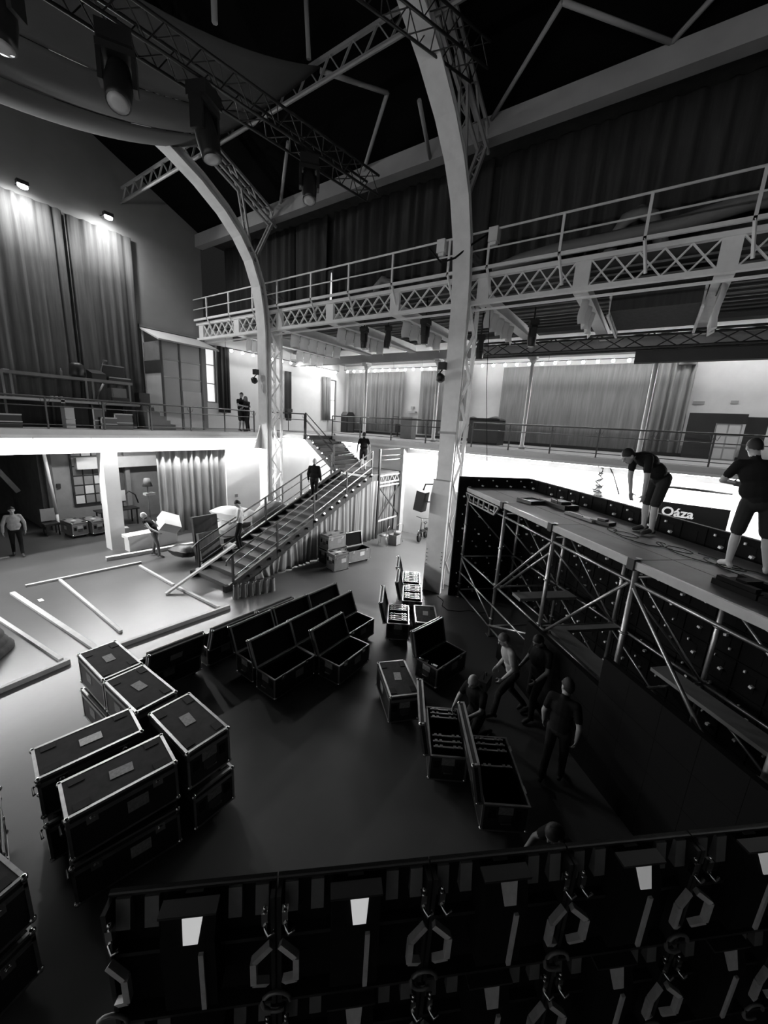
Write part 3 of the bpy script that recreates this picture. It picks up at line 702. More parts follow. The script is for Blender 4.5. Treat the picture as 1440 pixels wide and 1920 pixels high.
def case_parts(t, m_side, m_top, open_, hinge_angle, labels, L, W, castors, label_mat):
    key = (L, W, m_side.name, m_top.name, castors)
    hx, hy = L / 2, W / 2; z0 = Z0 if castors else 0.02
    # base: floor and four walls, hollow so that it can stand open
    def base():
        m = MB(); th = 0.018
        m.bb(-hx, hx, -hy, hy, z0, z0 + th)
        m.bb(-hx, hx, -hy, -hy + th, z0, CB); m.bb(-hx, hx, hy - th, hy, z0, CB)
        m.bb(-hx, -hx + th, -hy + th, hy - th, z0, CB); m.bb(hx - th, hx, -hy + th, hy - th, z0, CB)
        return m.mesh('base_shell', m_side)
    link('base_shell', cached(key + ('base',), base), t)
    if open_: link('lining', cached(key + ('lining',), lambda: MB().bb(-hx+.02, hx-.02, -hy+.02, hy-.02, z0+.02, z0+.05).bb(-hx+.02, hx-.02, -hy+.02, -hy+.04, z0, CB-.03).bb(-hx+.02, hx-.02, hy-.04, hy-.02, z0, CB-.03).bb(-hx+.02, -hx+.04, -hy+.04, hy-.04, z0, CB-.03).bb(hx-.04, hx-.02, -hy+.04, hy-.04, z0, CB-.03).mesh('lining', M_FOAM)), t)
    link('trim', cached(key + ('trim',), lambda: trim_frame(-hx, hx, -hy, hy, z0, CB).mesh('trim', M_ALU)), t)
    cm = cached(('corner',), lambda: MB().ball((0, 0, 0), 0.032, 8, 6).mesh('corner', M_CHROME))
    for x in (-hx, hx):
        for y in (-hy, hy): link('corner', cm, t, loc=(x * 0.985, y * 0.975, z0 + 0.02))
    def castor():
        m = MB().tube((0, -0.02, 0.04), (0, 0.02, 0.04), 0.04, 12); m.box((0, 0, 0.085), (0.07, 0.06, 0.03)); m.box((0, 0.028, 0.06), (0.03, 0.008, 0.06)); m.box((0, -0.028, 0.06), (0.03, 0.008, 0.06)); return m.mesh('castor', M_RUBBER)
    if castors:
        ca_ = cached(('castor',), castor)
        for x in (-hx + 0.12, hx - 0.12):
            for y in (-hy + 0.09, hy - 0.09): link('castor', ca_, t, loc=(x, y, 0))
    def end_handle():
        m = MB().box((0, 0, 0), (0.008, 0.16, 0.11)); m.path([(0.03, -0.06, -0.02), (0.045, -0.06, -0.03), (0.045, 0.06, -0.03), (0.03, 0.06, -0.02)], 0.011, 6); return m.mesh('handle', M_BLKM2)
    eh = cached(('eh',), end_handle)
    for s in (-1, 1): link('handle', eh, t, loc=(s * hx, 0, CB * 0.58), rot=(0, 0, 0 if s > 0 else PI))
    lp = cached(('plate',), lambda: MB().box((0, 0, 0), (0.006, 0.09, 0.13)).mesh('recess', M_RUBBER))
    for s in (-1, 1):
        for y in (-0.17, 0.17): link('recess', lp, t, loc=(s * (hx + 0.003), y, CB * 0.72))
    pl = cached(('endlabel', label_mat.name), lambda: MB().box((0, 0, 0), (0.004, 0.19, 0.12)).mesh('paper_label', label_mat))
    for s in (-1, 1): link('paper_label', pl, t, loc=(s * (hx + 0.003), 0.0, CB * 0.83))
    sl = cached(('sidelabel', label_mat.name), lambda: MB().box((0, 0, 0), (0.2, 0.004, 0.15)).mesh('paper_label', label_mat))
    for s in (-1, 1): link('paper_label', sl, t, loc=(0.1, s * (hy + 0.003), CB * 0.7))
    bl_ = cached(('latch',), lambda: MB().box((0, 0, 0), (0.1, 0.012, 0.1)).tube((0, -0.008, 0), (0, -0.02, 0), 0.025, 10).mesh('latch', M_CHROME))
    for x in (-L * 0.3, L * 0.3): link('latch', bl_, t, loc=(x, -hy - 0.004, CB - 0.03))
    # lid, hinged on the +y side
    def lid_shell():
        m = MB(); th = 0.016
        m.bb(-hx, hx, -W, 0, CLID - th, CLID); m.bb(-hx, hx, -W, -W + th, 0, CLID); m.bb(-hx, hx, -th, 0, 0, CLID); m.bb(-hx, -hx + th, -W, 0, 0, CLID); m.bb(hx - th, hx, -W, 0, 0, CLID)
        return m.mesh('lid', m_top)
    lid = link('lid', cached(key + ('lid',), lid_shell), t, loc=(0, hy, CB + 0.004))
    link('lid_trim', cached(key + ('lidtrim',), lambda: trim_frame(-hx, hx, -W, 0, 0, CLID, w=0.026).mesh('lid_trim', M_ALU)), lid)
    for x in (-hx, hx):
        for y in (-W, 0): link('corner', cm, lid, loc=(x * 0.985, y * 0.97 - 0.008, CLID - 0.02))
    dm = cached(('dish', L > 1.05), lambda: MB().box((0, 0, 0), (0.14, 0.1, 0.006)).mesh('castor_dish', M_RUBBER))
    for x in (-hx + 0.14, hx - 0.14):
        for y in (-W + 0.085, -0.085): link('castor_dish', dm, lid, loc=(x, y, CLID + 0.004))
    lm = cached(('lidlabel', label_mat.name), lambda: MB().box((0, 0, 0), (0.22, 0.13, 0.004)).mesh('paper_label', label_mat))
    link('paper_label', lm, lid, loc=(0.02, -hy, CLID + 0.004), rot=(0, 0, random.uniform(-0.15, 0.15)))
    if open_:
        link('lining', cached(key + ('lidlining',), lambda: MB().bb(-hx+.02, hx-.02, -W+.02, -.02, 0.03, CLID-.018).mesh('lining', M_FOAM)), lid)
        lid.rotation_euler = (-math.radians(hinge_angle), 0, 0)
    return lid
def flight_case(label, x, y, deg, z=0.0, open_=False, angle=105, grey=False, group=None, L=CL, W=CW, castors=True, label_mat=None):
    t = thing('flight_case', label, 'flight case', (x, y, z), math.radians(deg), group)
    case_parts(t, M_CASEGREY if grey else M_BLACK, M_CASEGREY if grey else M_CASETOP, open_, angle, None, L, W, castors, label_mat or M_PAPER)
    return t
G_EMPTY = 'empty open flight cases in the middle of the floor'
OPENERS = [
    ('open empty case at the front left of the cluster, nearest the bare floor', 4.56, 5.2, -1),
    ('open empty case at the front right of the cluster', 5.6, 4.58, 1),
    ('open empty case in the second row, behind the two front cases', 5.57, 5.2, -1),
    ('open empty case at the right end of the second row', 6.58, 5.18, -1),
    ('open empty case at the left end of the third row', 4.62, 5.9, -2),
    ('open empty case in the middle of the third row', 5.68, 5.87, -3),
    ('open empty case at the far right end of the third row', 6.69, 5.8, -2),
]
for lab, x, y, a in OPENERS: flight_case(lab, x, y, a, open_=True, angle=112, group=G_EMPTY)
for lab, x, y, a in (('open case with its lid towards us, at the left end beside the closed stack', 3.23, 7.1, 176), ('open case with its lid towards us, behind the third row at left', 4.36, 7.03, 178), ('open case with its lid towards us, behind the third row at centre', 5.4, 6.99, 178)):
    flight_case(lab, x, y, a, open_=True, angle=108, group=G_EMPTY)
flight_case('open empty case standing alone right of the cluster, tools on its rim', 6.77, 2.9, -11, open_=True, angle=104)
flight_case('closed black case with trimmed edges in front of the half-filled cases', 5.44, 3.16, 48)
G_CL = 'closed flight cases stacked at left'
STK = [('front', 1.33, 4.26, -10), ('back', 1.3, 5.02, -9), ('right', 2.19, 4.4, 88), ('middle', 2.11, 5.56, 90), ('far', 2.12, 6.62, 89)]
TOPL = {'front': 'upper closed case of the front stack, a label on its lid', 'back': 'upper closed case of the second stack, a white label on its lid', 'right': 'upper closed case of the right-hand stack beside the bare floor', 'middle': 'upper closed case in the middle of the row going back', 'far': 'upper closed case at the far end, by the floor battens'}
for n, x, y, a in STK:
    low = flight_case(TOPL[n].replace('upper', 'lower').replace(', a label on its lid', ', in deep shade').replace(', a white label on its lid', ', under the one with the white label'), x + random.uniform(-.02, .02), y + random.uniform(-.02, .02), a + (-3 if n == 'front' else 1), group=G_CL)
    flight_case(TOPL[n], x, y, a, z=0.635, group=G_CL, label_mat=M_PAPERW if n == 'back' else M_PAPER)
flight_case('closed case cut off by the left picture edge beside the stack', 0.22, 5.2, 80, z=0.635)
flight_case('lower case under the one at the left picture edge', 0.21, 5.2, 81)
flight_case('upper dark case at the lower left picture corner', -0.12, 3.95, 12, z=0.635)
flight_case('lower dark case at the lower left picture corner', -0.14, 3.95, 14)
# half-filled cases with panels stored on edge
ORD = ('first', 'second', 'third', 'fourth', 'fifth', 'sixth', 'seventh', 'eighth')
def stored(label, x, y, deg, offs, group):
    a = math.radians(deg); c, s = math.cos(a), math.sin(a)
    for io, o in enumerate(offs):
        t = thing('stored_panel', ORD[io] + ' from the far end: ' + label, 'led panel', (x + c * o, y + s * o, Z0 + 0.055), a, group)
        link('panel_body', cached(('sp',), lambda: MB().bb(-0.03, 0.03, -0.225, 0.225, 0, 0.4).mesh('panel_body', M_LED)), t)
        link('edge_bar', cached(('sp2',), lambda: MB().bb(-0.012, 0.012, -0.215, 0.215, 0.4, 0.412).mesh('edge_bar', M_LEDH)), t)
        for yy in (-0.17, -0.1, 0.1, 0.17): link('fitting', cached(('sp3',), lambda: MB().box((0, 0, 0.41), (0.045, 0.04, 0.03)).mesh('fitting', M_ALU)), t, loc=(0, yy, 0))
flight_case('half-filled open case nearest to us, panels stored on edge inside', 4.76, 1.05, 33, open_=True, angle=101, L=1.12, W=0.6)
stored('panel on edge in the half-filled case nearest us', 4.76, 1.05, 33, (0.46, 0.36, 0.25, -0.02), 'panels in the nearest case')
flight_case('half-filled open case behind the nearest one, a man bending beside it', 4.93, 1.93, 32, open_=True, angle=101)
stored('panel on edge in the case beside the bald man', 4.93, 1.93, 32, (0.4, 0.31, 0.22, -0.16, -0.27, -0.37), 'panels in the second case')
flight_case('filled open case standing left of the near column, lid leaning left', 7.67, 4.57, 32, open_=True, angle=104)
stored('bright-edged panel in the case left of the column', 7.67, 4.57, 32, (0.4, 0.31, 0.22, 0.13, -0.08, -0.2, -0.3, -0.39), 'panels in the left filled case')
flight_case('filled open case close in front of the near column', 8.95, 4.92, 30, open_=True, angle=104)
stored('bright-edged panel in the case fronting the column', 8.95, 4.92, 30, (0.4, 0.3, 0.2, 0.08, -0.1, -0.2, -0.3, -0.4), 'panels in the front column case')
flight_case('filled open case farthest back at the foot of the near column', 9.9, 5.52, 30, open_=True, angle=104)
stored('bright-edged panel in the farthest case by the column', 9.9, 5.52, 30, (0.4, 0.31, 0.22, 0.1, -0.02, -0.14, -0.26, -0.38), 'panels in the farthest case')
flight_case('closed dark case on the floor just behind the lone open case', 7.95, 3.95, 33, L=0.9)
# grey cases by the stairs and in the doorway
flight_case('open grey case on castors by the foot of the stair drape', 11.0, 8.62, -15, open_=True, angle=100, grey=True, label_mat=M_PAPERW)
flight_case('small grey case standing on the floor left of the open grey case', 9.95, 8.62, -15, grey=True, L=0.6, W=0.5, castors=False, label_mat=M_PAPERW)
flight_case('grey case with a dark gap below its lid behind the small grey case', 10.35, 9.22, -10, z=0.5, grey=True, L=0.8, W=0.5, castors=False)
flight_case('black case carrying the grey case beside the stair drape', 10.35, 9.22, -10, L=0.9, W=0.52, castors=False)
flight_case('closed pale-fronted case in the doorway, the left one', 5.42, 19.0, 95, label_mat=M_PAPERW, grey=True)
flight_case('closed pale-fronted case in the doorway, next to the pillar', 6.05, 18.85, 95, label_mat=M_PAPERW, grey=True)

# ================================================================== scaffold stage wrapped in LED panels
SO = Vector((10.79, 4.31, 0)); SA = math.radians(225)
def W3(t_, d, z):
    c, s = math.cos(SA), math.sin(SA); return (SO.x + c*t_ - s*d, SO.y + s*t_ + c*d, z)
t = thing('scaffold_stage', 'tall scaffold stage with a plywood deck at right', 'stage', SO, SA)
FT = [0.1, 2.35, 4.3, 6.25, 8.25, 10.2]; BD = 1.72; DZ = 3.45
for x in FT:
    for d in (0.0, BD):
        p = MB().tube((x, d, 0.02), (x, d, DZ - 0.02 if d else DZ + 0.08), 0.042, 10).build('standard', M_GALV, t)
        for zc in (0.45, 1.4, 2.35): link('collar', cached(('collar',), lambda: MB().lathe([(0.05, 0.0), (0.07, 0.02), (0.05, 0.04)], n=12).mesh('collar', M_GALV)), p, loc=(x, d, zc))
        MB().box((x, d, 0.01), (0.16, 0.16, 0.02)).build('base_plate', M_GALV, t)
def tb(name, a, b, r=0.027, m=M_GALV): MB().tube(a, b, r, 8).build(name, m, t)
for a, b in zip(FT[:-1], FT[1:]):
    for d in (0.0, BD):
        for z in (3.16, 1.35, 0.2): tb('ledger', (a, d, z), (b, d, z))
    tb('guard_rail', (a, -0.05, 0.85), (b, -0.05, 0.85), 0.022)
for x in FT:
    for z in (3.25, 1.35, 0.25): tb('transom', (x, 0, z), (x, BD, z), 0.025)
tb('brace', (4.3, -0.04, 3.15), (2.35, -0.04, 1.3)); tb('brace', (4.3, 0.06, 3.0), (2.35, 0.06, 1.25))
tb('brace', (6.2, -0.04, 3.15), (4.35, -0.04, 1.2)); tb('brace', (6.3, -0.04, 3.1), (8.2, -0.04, 1.3))
tb('brace', (6.35, -0.05, 1.2), (8.6, -0.05, 2.0)); tb('brace', (0.15, -0.04, 1.3), (2.3, 0.1, 0.2))
tb('brace', (2.3, -0.04, 0.25), (4.2, -0.04, 1.1))
for a, b in zip(FT[:-1], FT[1:]):
    tb('brace', (a, BD - 0.06, 2.95), (b, BD - 0.06, 1.4), 0.022); tb('brace', (a, BD - 0.08, 1.3), (b, BD - 0.08, 0.3), 0.022)
    tb('brace', (a, 0.05, 3.0), (a, BD - 0.05, 1.4), 0.02)
# ladder beam below the far end of the deck
m = MB(); n = 6
m.bar((0.15, -0.1, 3.35), (2.2, -0.1, 3.35), 0.04, 0.04); m.bar((0.4, -0.1, 3.13), (2.0, -0.1, 3.13), 0.04, 0.04); m.bar((0.15, -0.1, 3.35), (0.4, -0.1, 3.13), 0.04, 0.04); m.bar((2.2, -0.1, 3.35), (2.0, -0.1, 3.13), 0.04, 0.04)
for i in range(n): x = 0.4 + 1.6 * i / (n - 1); m.bar((x, -0.1, 3.13), (x, -0.1, 3.35), 0.04, 0.05)
m.build('ladder_beam', M_GALV, t)
# deck boards
for i, (a, b) in enumerate(zip([0.1] + FT[1:], FT[1:] + [12.2])):
    for j in range(3):
        d0 = -0.05 + j * 0.63
        MB().bb(a + 0.008, b - 0.008, d0 + 0.006, d0 + 0.624, DZ, DZ + 0.05).build('deck_board', M_DECK, t)
    MB().bb(a + 0.05, b - 0.05, -0.1, -0.05, DZ - 0.06, DZ + 0.055).build('deck_edge', M_DECKE, t)
    MB().box((b, -0.08, DZ), (0.12, 0.1, 0.16)).build('deck_clamp', M_BLKM, t)
# inner walkway planks
for (a, b, d0, d1, z) in ((4.35, 8.4, 0.12, 0.45, 1.32), (5.9, 10.1, 1.05, 1.4, 1.4), (9.0, 12.0, 0.12, 0.45, 1.32)):
    MB().bb(a, b, d0, d1, z, z + 0.06).build('walk_plank', M_GREY, t)
MB().bb(2.9, 3.25, 0.15, BD - 0.1, 1.38, 1.45).build('walk_plank', M_GREY, t)
MB().bb(4.3, 4.5, 0.1, BD, 1.3, 1.36).build('walk_plank', M_GREY, t)
# LED walls: panels seen from behind (inside) and from the front
def led_wall(label, p0, p1, rows, cols, z_pitch, connectors, drop=None, group='LED walls around the stage'):
    p0, p1 = Vector(p0), Vector(p1); d = (p1 - p0); L = d.length; w = L / cols; ang = math.atan2(d.y, d.x)
    tt = thing('led_wall', label, 'led wall', p0, ang, group)
    pm = MB().bb(0.0015, w - 0.0015, -0.012, 0.06, 0.0015, z_pitch - 0.0015).mesh('led_panel', M_LED)
    fm = MB().bb(0.004, w - 0.004, 0.06, 0.08, z_pitch - 0.03, z_pitch - 0.004).bb(0.004, 0.02, 0.06, 0.075, 0.03, z_pitch - 0.03).mesh('frame_rib', M_LED)
    cmn = [MB().box((w*q[0], 0.09, z_pitch*q[1]), (0.045, 0.06, 0.04), Matrix.Rotation(q[2], 3, 'Y')).box((w*q[3], 0.08, z_pitch*q[4]), (0.025, 0.03, 0.035)).mesh('connector', M_CONN) for q in ((.5, .66, .2, .3, .25), (.4, .45, -.3, .7, .8), (.62, .75, .5, .45, .2), (.3, .3, 0, .6, .6))]
    cmb = MB().bb(w*0.35, w*0.69, 0.06, 0.065, z_pitch*0.2, z_pitch*0.75).mesh('power_box', M_LED)
    for i in range(cols):
        n = rows if drop is None else drop(i)
        for j in range(n):
            p = link('led_panel', pm, tt, loc=(i * w, 0, j * z_pitch)); link('frame_rib', fm, p)
            if connectors:
                link('power_box', cmb, p)
                if (i * 7 + j * 3) % 5 != 4: link('connector', cmn[(i * 5 + j * 7 + i * j) % 4], p)
    return tt
def w2(t_, d): v = W3(t_, d, 0); return (v[0], v[1], 0)
# +y local of a wall from p0 to p1 lies to its left, towards the inside of the stage
led_wall('dark inside of the LED wall closing the far end of the stage', w2(-0.08, 2.0), w2(-0.08, -0.28), 8, 5, 0.475, True)
led_wall('dark inside of the long LED wall behind the scaffold stage', w2(12.0, 2.04), w2(0.0, 2.04), 8, 26, 0.475, True)
fw = led_wall('black front LED wall rising in front of the scaffold, stepped at left', w2(3.3, -0.28), w2(11.3, -0.28), 4, 16, 0.5, False, drop=lambda i: 1 if i < 2 else 3 if i < 6 else 4)
# things on the stage deck
def deckthing(name, label, cat, t_, d, rotz, fn, m):
    v = W3(t_, d, DZ + 0.052); o = fn().build(name, m); o.location = v; o.rotation_euler = (0, 0, SA + rotz); return tag(o, label, cat)
deckthing('panel_stack', 'flat black LED panel lying on the deck at the far end', 'led panel', 2.2, 0.75, 0.2, lambda: MB().bb(-.25, .25, -.25, .25, 0, .05).bb(-.25, .25, -.25, -.2, .05, .08).bb(-.25, .25, .2, .25, .05, .08).bb(-.25, -.2, -.2, .2, .05, .08).bb(.2, .25, -.2, .2, .05, .08), M_BLKM)
deckthing('panel_stack', 'black LED panel with handle lying beside the first on the deck', 'led panel', 2.6, 1.2, 0.1, lambda: MB().bb(-.45, .45, -.2, .2, 0, .1).bb(-.05, .3, -.18, .1, .1, .16).path([(0, -.21, .1), (.02, -.22, .2), (.2, -.22, .2), (.22, -.21, .1)], .012, 6), M_BLKM)
deckthing('led_tile', 'thin dark bar with a bright edge lying on the deck', 'bar', 3.75, 0.95, 0.05, lambda: MB().bb(-.4, .4, -.08, .08, 0, .05).bb(-.3, .1, -.06, -.03, .05, .065), M_LEDG)
deckthing('led_tile', 'small black panel beside the thin bar on the deck', 'bar', 4.2, 1.1, 0.3, lambda: MB().bb(-.2, .2, -.12, .12, 0, .06).bb(-.08, .08, -.06, .06, .06, .1), M_BLKM)
for k_, lab_ in enumerate(('black LED panel at the near left of the row by the right-hand man', 'second black LED panel of the row by the right-hand man', 'third black LED panel of the row by the right-hand man', 'last black LED panel of the row at the picture edge')):
    deckthing('loose_panel', lab_, 'led panel', 7.3 + 0.52 * k_, 0.5, 0.02 * k_, lambda: MB().bb(-.25, .25, -.22, .22, 0, .07).bb(-.22, .22, -.2, -.12, .07, .12).bb(-.22, .22, .12, .2, .07, .12).bb(-.06, .06, -.12, .12, .07, .14), M_LED)
deckthing('deck_plate', 'square dark LED panel leaning at the back edge behind the right-hand man', 'led panel', 7.9, 1.55, 0.0, lambda: MB().bb(-.3, .3, -.03, .03, 0, .45), M_BLKM)
# cables on the deck
rnd = random.Random(3)
for k, (t_, d, lab) in enumerate(((4.6, 1.0, 'black cable snaking across the deck behind the bending man'), (5.5, 1.2, 'coiled black cable lying right of the bending man'), (6.3, 1.25, 'loose loops of cable near the middle of the deck'))):
    pts = []
    for i in range(26):
        a = i * 0.55 + k; r_ = 0.12 + 0.012 * i
        pts.append(W3(t_ + 0.03 * i + r_ * math.cos(a), d + 0.35 * r_ * math.sin(a) * 1.6 - 0.1, DZ + 0.062 + 0.003 * (i % 2)))
    tag(MB().path(pts, 0.007, 5).build('cable', M_RUBBER), lab, 'cable', 'cables on the stage deck')
tag(MB().path([(11.35, 4.45, 8.55), (11.32, 4.3, 6.5), (11.28, 4.0, 4.2), (11.25, 3.92, 3.82)], 0.009, 5).build('hanging_cable', M_RUBBER), 'thin cable hanging down to the far end of the LED wall beside the near column', 'cable')
# tangle of cable hanging on the wall behind the bending man
pts = [(15.87, 1.38 + 0.22 * math.sin(i * 1.9) * (0.25 + i / 40), 4.05 - 0.036 * i + 0.1 * math.sin(i * 1.1)) for i in range(40)]
tag(MB().path(pts, 0.02, 5).build('cable_tangle', M_RUBBER), 'tangle of black cable hanging on the white wall left of the bending man', 'cable')
tag(MB().path([(15.86, 1.15, 4.15), (15.86, 0.95, 3.8), (15.86, 0.7, 3.2)], 0.02, 5).build('wall_cable', M_RUBBER), 'black cable running down the wall behind the bending man', 'cable')

# sign behind the stage
t = thing('sign_board', 'black board lettered in white behind the stage', 'sign', (15.3, -1.25, 1.9))
MB().box((0, 0, 0.65), (0.06, 2.0, 1.35)).build('board', M_BLKM, t)
for y in (-0.55, 0.5): MB().path([(-0.03, y, 1.3), (-0.03, y, 1.42), (0.35, y, 1.9)], 0.015, 6).build('hook', M_GALV, t)
fc = bpy.data.curves.new('lettering', 'FONT'); fc.body = 'Oáza'; fc.size = 0.4; fc.extrude = 0.006; fc.offset = 0.008; fc.align_x = 'CENTER'
fo = bpy.data.objects.new('tmp_lettering', fc); COL.objects.link(fo); bpy.context.view_layer.update()
me = bpy.data.meshes.new_from_object(fo.evaluated_get(bpy.context.evaluated_depsgraph_get())); bpy.data.objects.remove(fo)
me.materials.clear(); me.materials.append(M_SIGNW)
lo = link('lettering', me, t, loc=(-0.045, 0.25, 0.9)); lo.rotation_euler = (PI/2, 0, -PI/2)
fc2 = MB().tube((-0.03, 0.2, 0.9), (-0.04, 0.2, 0.9), 0.16, 16).build('roundel', M_BLKM2, t)

# ================================================================== foreground LED wall seen from behind
FA = math.atan2(-0.742, 0.67); PW = 0.49; FTOP = 3.8
t = thing('led_wall', 'black LED wall in the foreground seen from behind, with grips and small lit displays', 'led wall', (0.28, 1.1, 0), FA, None)
def bp(key, fn): return cached(('fg', key), fn)
body = MB().bb(0.002, PW - 0.002, 0, 0.012, 0.003, PW - 0.003).mesh('led_panel', M_LED)
# a panel hangs from its top edge at local z = PW; the camera side is -y
frame = MB().bb(0.003, PW-0.003, -0.006, 0.012, PW-0.012, PW-0.003).bb(0.003, 0.016, -0.05, 0, 0.01, PW-0.014).bb(PW-0.016, PW-0.003, -0.05, 0, 0.01, PW-0.014).bb(0.016, PW-0.016, -0.045, 0, 0.004, 0.016).bb(0.016, PW-0.016, -0.03, 0, 0.27, 0.285).mesh('panel_frame', M_BLKM)
rib = MB().prism([(0, PW-0.014), (-0.012, PW-0.014), (-0.03, PW-0.11), (0, PW-0.11)], 'x', -0.02, 0.02).mesh('rib', M_LEDG)
rib2 = MB().prism([(0, PW-0.014), (-0.012, PW-0.014), (-0.018, PW-0.05), (0, PW-0.05)], 'x', -0.025, 0.025).mesh('rib', M_LEDG)
box = MB().prism([(0, 0.12), (-0.085, 0.12), (-0.085, 0.388), (-0.05, 0.473), (0, 0.473)], 'x', PW/2 - 0.075, PW/2 + 0.075).mesh('control_box', M_LED)
hood = MB().bb(PW/2 - 0.08, PW/2 + 0.08, -0.075, -0.03, 0.473, 0.482).mesh('hood', M_BLKM)
def disp():
    # tapered little screen lying on the sloped face of the control box
    a, b = Vector((0, -0.0865, 0.39)), Vector((0, -0.0525, 0.471))
    n = Vector((0, -0.923, 0.385)) * 0.004
    x = PW / 2 + 0.01; m = MB(); vs = []
    for off in (0, 1):
        for (p, w) in ((a, 0.02), (b, 0.031)):
            for s in (-1, 1): q = p + n * off; vs.append((x + s * w, q.y, q.z))
    m.add(vs, [(0, 1, 3, 2), (4, 6, 7, 5), (0, 4, 5, 1), (2, 3, 7, 6), (0, 2, 6, 4), (1, 5, 7, 3)]); return m
dis_dim = disp().mesh('display', M_SCREEN2); dis_on = disp().mesh('display', M_SCREEN); dis_off = disp().mesh('display', M_LEDH)
strip = MB().bb(PW/2 + 0.03, PW/2 + 0.044, -0.094, -0.085, 0.12, 0.35).mesh('edge_strip', M_LEDH)
def grip(s):
    # half of the hexagon that a pair of neighbouring panels makes round their seam
    m = MB(); x0 = 0.014 if s > 0 else PW - 0.014
    pts = [(x0, -0.06, 0.30), (x0 + s*0.05, -0.075, 0.265), (x0 + s*0.05, -0.075, 0.175), (x0 + s*0.012, -0.06, 0.14)]
    for p, q in zip(pts[:-1], pts[1:]): m.bar(p, q, 0.018, 0.02, up=(0, 1, 0))
    return m
gl_, gr_ = grip(1).mesh('grip', M_LEDH), grip(-1).mesh('grip', M_LEDH)
latch = MB().box((0, -0.06, PW - 0.07), (0.018, 0.02, 0.05)).path([(0, -0.07, PW - 0.09), (0.012, -0.085, PW - 0.11), (0.03, -0.08, PW - 0.1)], 0.006, 5).ball((0, -0.06, PW - 0.035), 0.007, 6, 4).mesh('latch', M_CHROME)
ring = MB().path([(0.045*math.cos(a*PI/6), -0.06, 0.06 + 0.045*math.sin(a*PI/6)) for a in range(11)], 0.007, 5).mesh('cable_ring', M_LEDG)
NC = 8
for i in range(NC):
    for j in range(2):
        p = link('led_panel', body, t, loc=(i * PW, 0, FTOP - (j + 1) * PW))
        link('panel_frame', frame, p)
        for x in (0.045, 0.125, PW - 0.125, PW - 0.045): link('rib', rib, p, loc=(x, 0, 0))
        link('rib', rib2, p, loc=(PW / 2, 0, 0))
        link('control_box', box, p); link('hood', hood, p)
        link('display', dis_on if j == 0 and i in (0, 1) else dis_dim if j == 0 and i in (3, 4) else dis_off, p)
        link('edge_strip', strip, p); link('grip', gl_, p); link('grip', gr_, p)
        for x in (0.03, PW - 0.03): link('latch', latch, p, loc=(x, 0, 0))
        link('cable_ring', ring, p, loc=(0.0, 0, -0.02))
    for j in range(2, 8):
        h = min(PW, FTOP - 2 * PW - (j - 2) * PW)
        if h > 0.05: link('led_panel', body, t, loc=(i * PW, 0, FTOP - (j + 1) * PW) if FTOP - (j + 1) * PW > 0 else (i * PW, 0, 0.0))
# ================================================================== moving lights, speakers, small lamps
def moving_light(label, loc, tilt, pan, s=1.0, group='moving lights', hang=0.0, lens=M_LENS):
    """hangs from loc downwards"""
    t = thing('moving_light', label, 'stage light', loc, pan, group)
    MB().box((0, 0, -0.09*s), (0.36*s, 0.3*s, 0.16*s)).box((0, 0, 0.02*s), (0.1*s, 0.3*s, 0.06*s)).build('base', M_BLKM, t)
    MB().bb(-0.2*s, -0.15*s, -0.09*s, 0.09*s, -0.55*s, -0.17*s).bb(0.15*s, 0.2*s, -0.09*s, 0.09*s, -0.55*s, -0.17*s).bb(-0.2*s, 0.2*s, -0.1*s, 0.1*s, -0.24*s, -0.17*s).build('yoke', M_BLKM, t)
    if hang: MB().tube((0, 0, 0), (0, 0, hang), 0.025, 8).build('hanging_pole', M_BLKM, t)
    R = Matrix.Rotation(tilt, 3, 'X')
    MB().lathe([(0.06*s, 0.26*s), (0.12*s, 0.22*s), (0.14*s, 0.05*s), (0.15*s, -0.12*s), (0.135*s, -0.3*s), (0.13*s, -0.36*s)], (0, 0, -0.47*s), R, 18).build('head', M_BLKM, t)
    MB().lathe([(0.115*s, -0.365*s), (0.06*s, -0.385*s)], (0, 0, -0.47*s), R, 18).build('lens', lens, t)
    return t
moving_light('moving light on the truss, third from the left picture edge', (4.82, 7.6, 10.78), -0.25, 0.4, 1.3)
moving_light('large moving light on the truss, second from the left picture edge', (3.52, 7.82, 10.78), 0.5, 2.6, 1.3)
moving_light('moving light on the truss cut off at the top left', (2.2, 8.0, 10.85), 0.1, 2.2, 1.3)
moving_light('moving light at the far end of the truss near the wall beam', (7.05, 7.25, 10.78), 0.35, 2.4, 1.1)
moving_light('left of two moving lights under the catwalk between the columns', (11.9, 9.35, 8.55), 0.0, 0.3, 0.85, hang=0.65)
moving_light('right of two moving lights under the catwalk between the columns', (12.2, 8.5, 8.55), 0.1, 0.7, 0.85, hang=0.65)
moving_light('moving light under the catwalk just left of the near column', (11.8, 6.75, 8.55), 0.0, 0.1, 0.9, hang=0.65)
moving_light('moving light under the ceiling right of the near column', (13.2, 3.7, 8.55), 0.0, 0.5, 0.9, hang=0.65)
moving_light('dark moving light beside the near column above the truss', (13.5, 5.5, 8.3), 0.0, 0.5, 0.9, hang=0.9)
def flood(label, loc, deg):
    t = thing('column_lamp', label, 'stage light', loc, math.radians(deg), 'lamps on the columns')
    MB().box((0, 0, 0.28), (0.16, 0.2, 0.2)).build('driver_box', M_BLKM, t)
    MB().path([(0.05, 0, 0.2), (-0.02, 0.06, 0.1), (-0.05, 0, 0.05)], 0.02, 6).build('bracket', M_BLKM, t)
    MB().lathe([(0.1, -0.1), (0.13, 0.0), (0.07, 0.12)], (-0.08, 0, -0.05), Matrix.Rotation(-0.9, 3, 'Y'), 12).build('lamp_head', M_BLKM, t)
flood('small black lamp fixed to the far arched column above the couple', (10.4, 13.62, 6.65), 0)
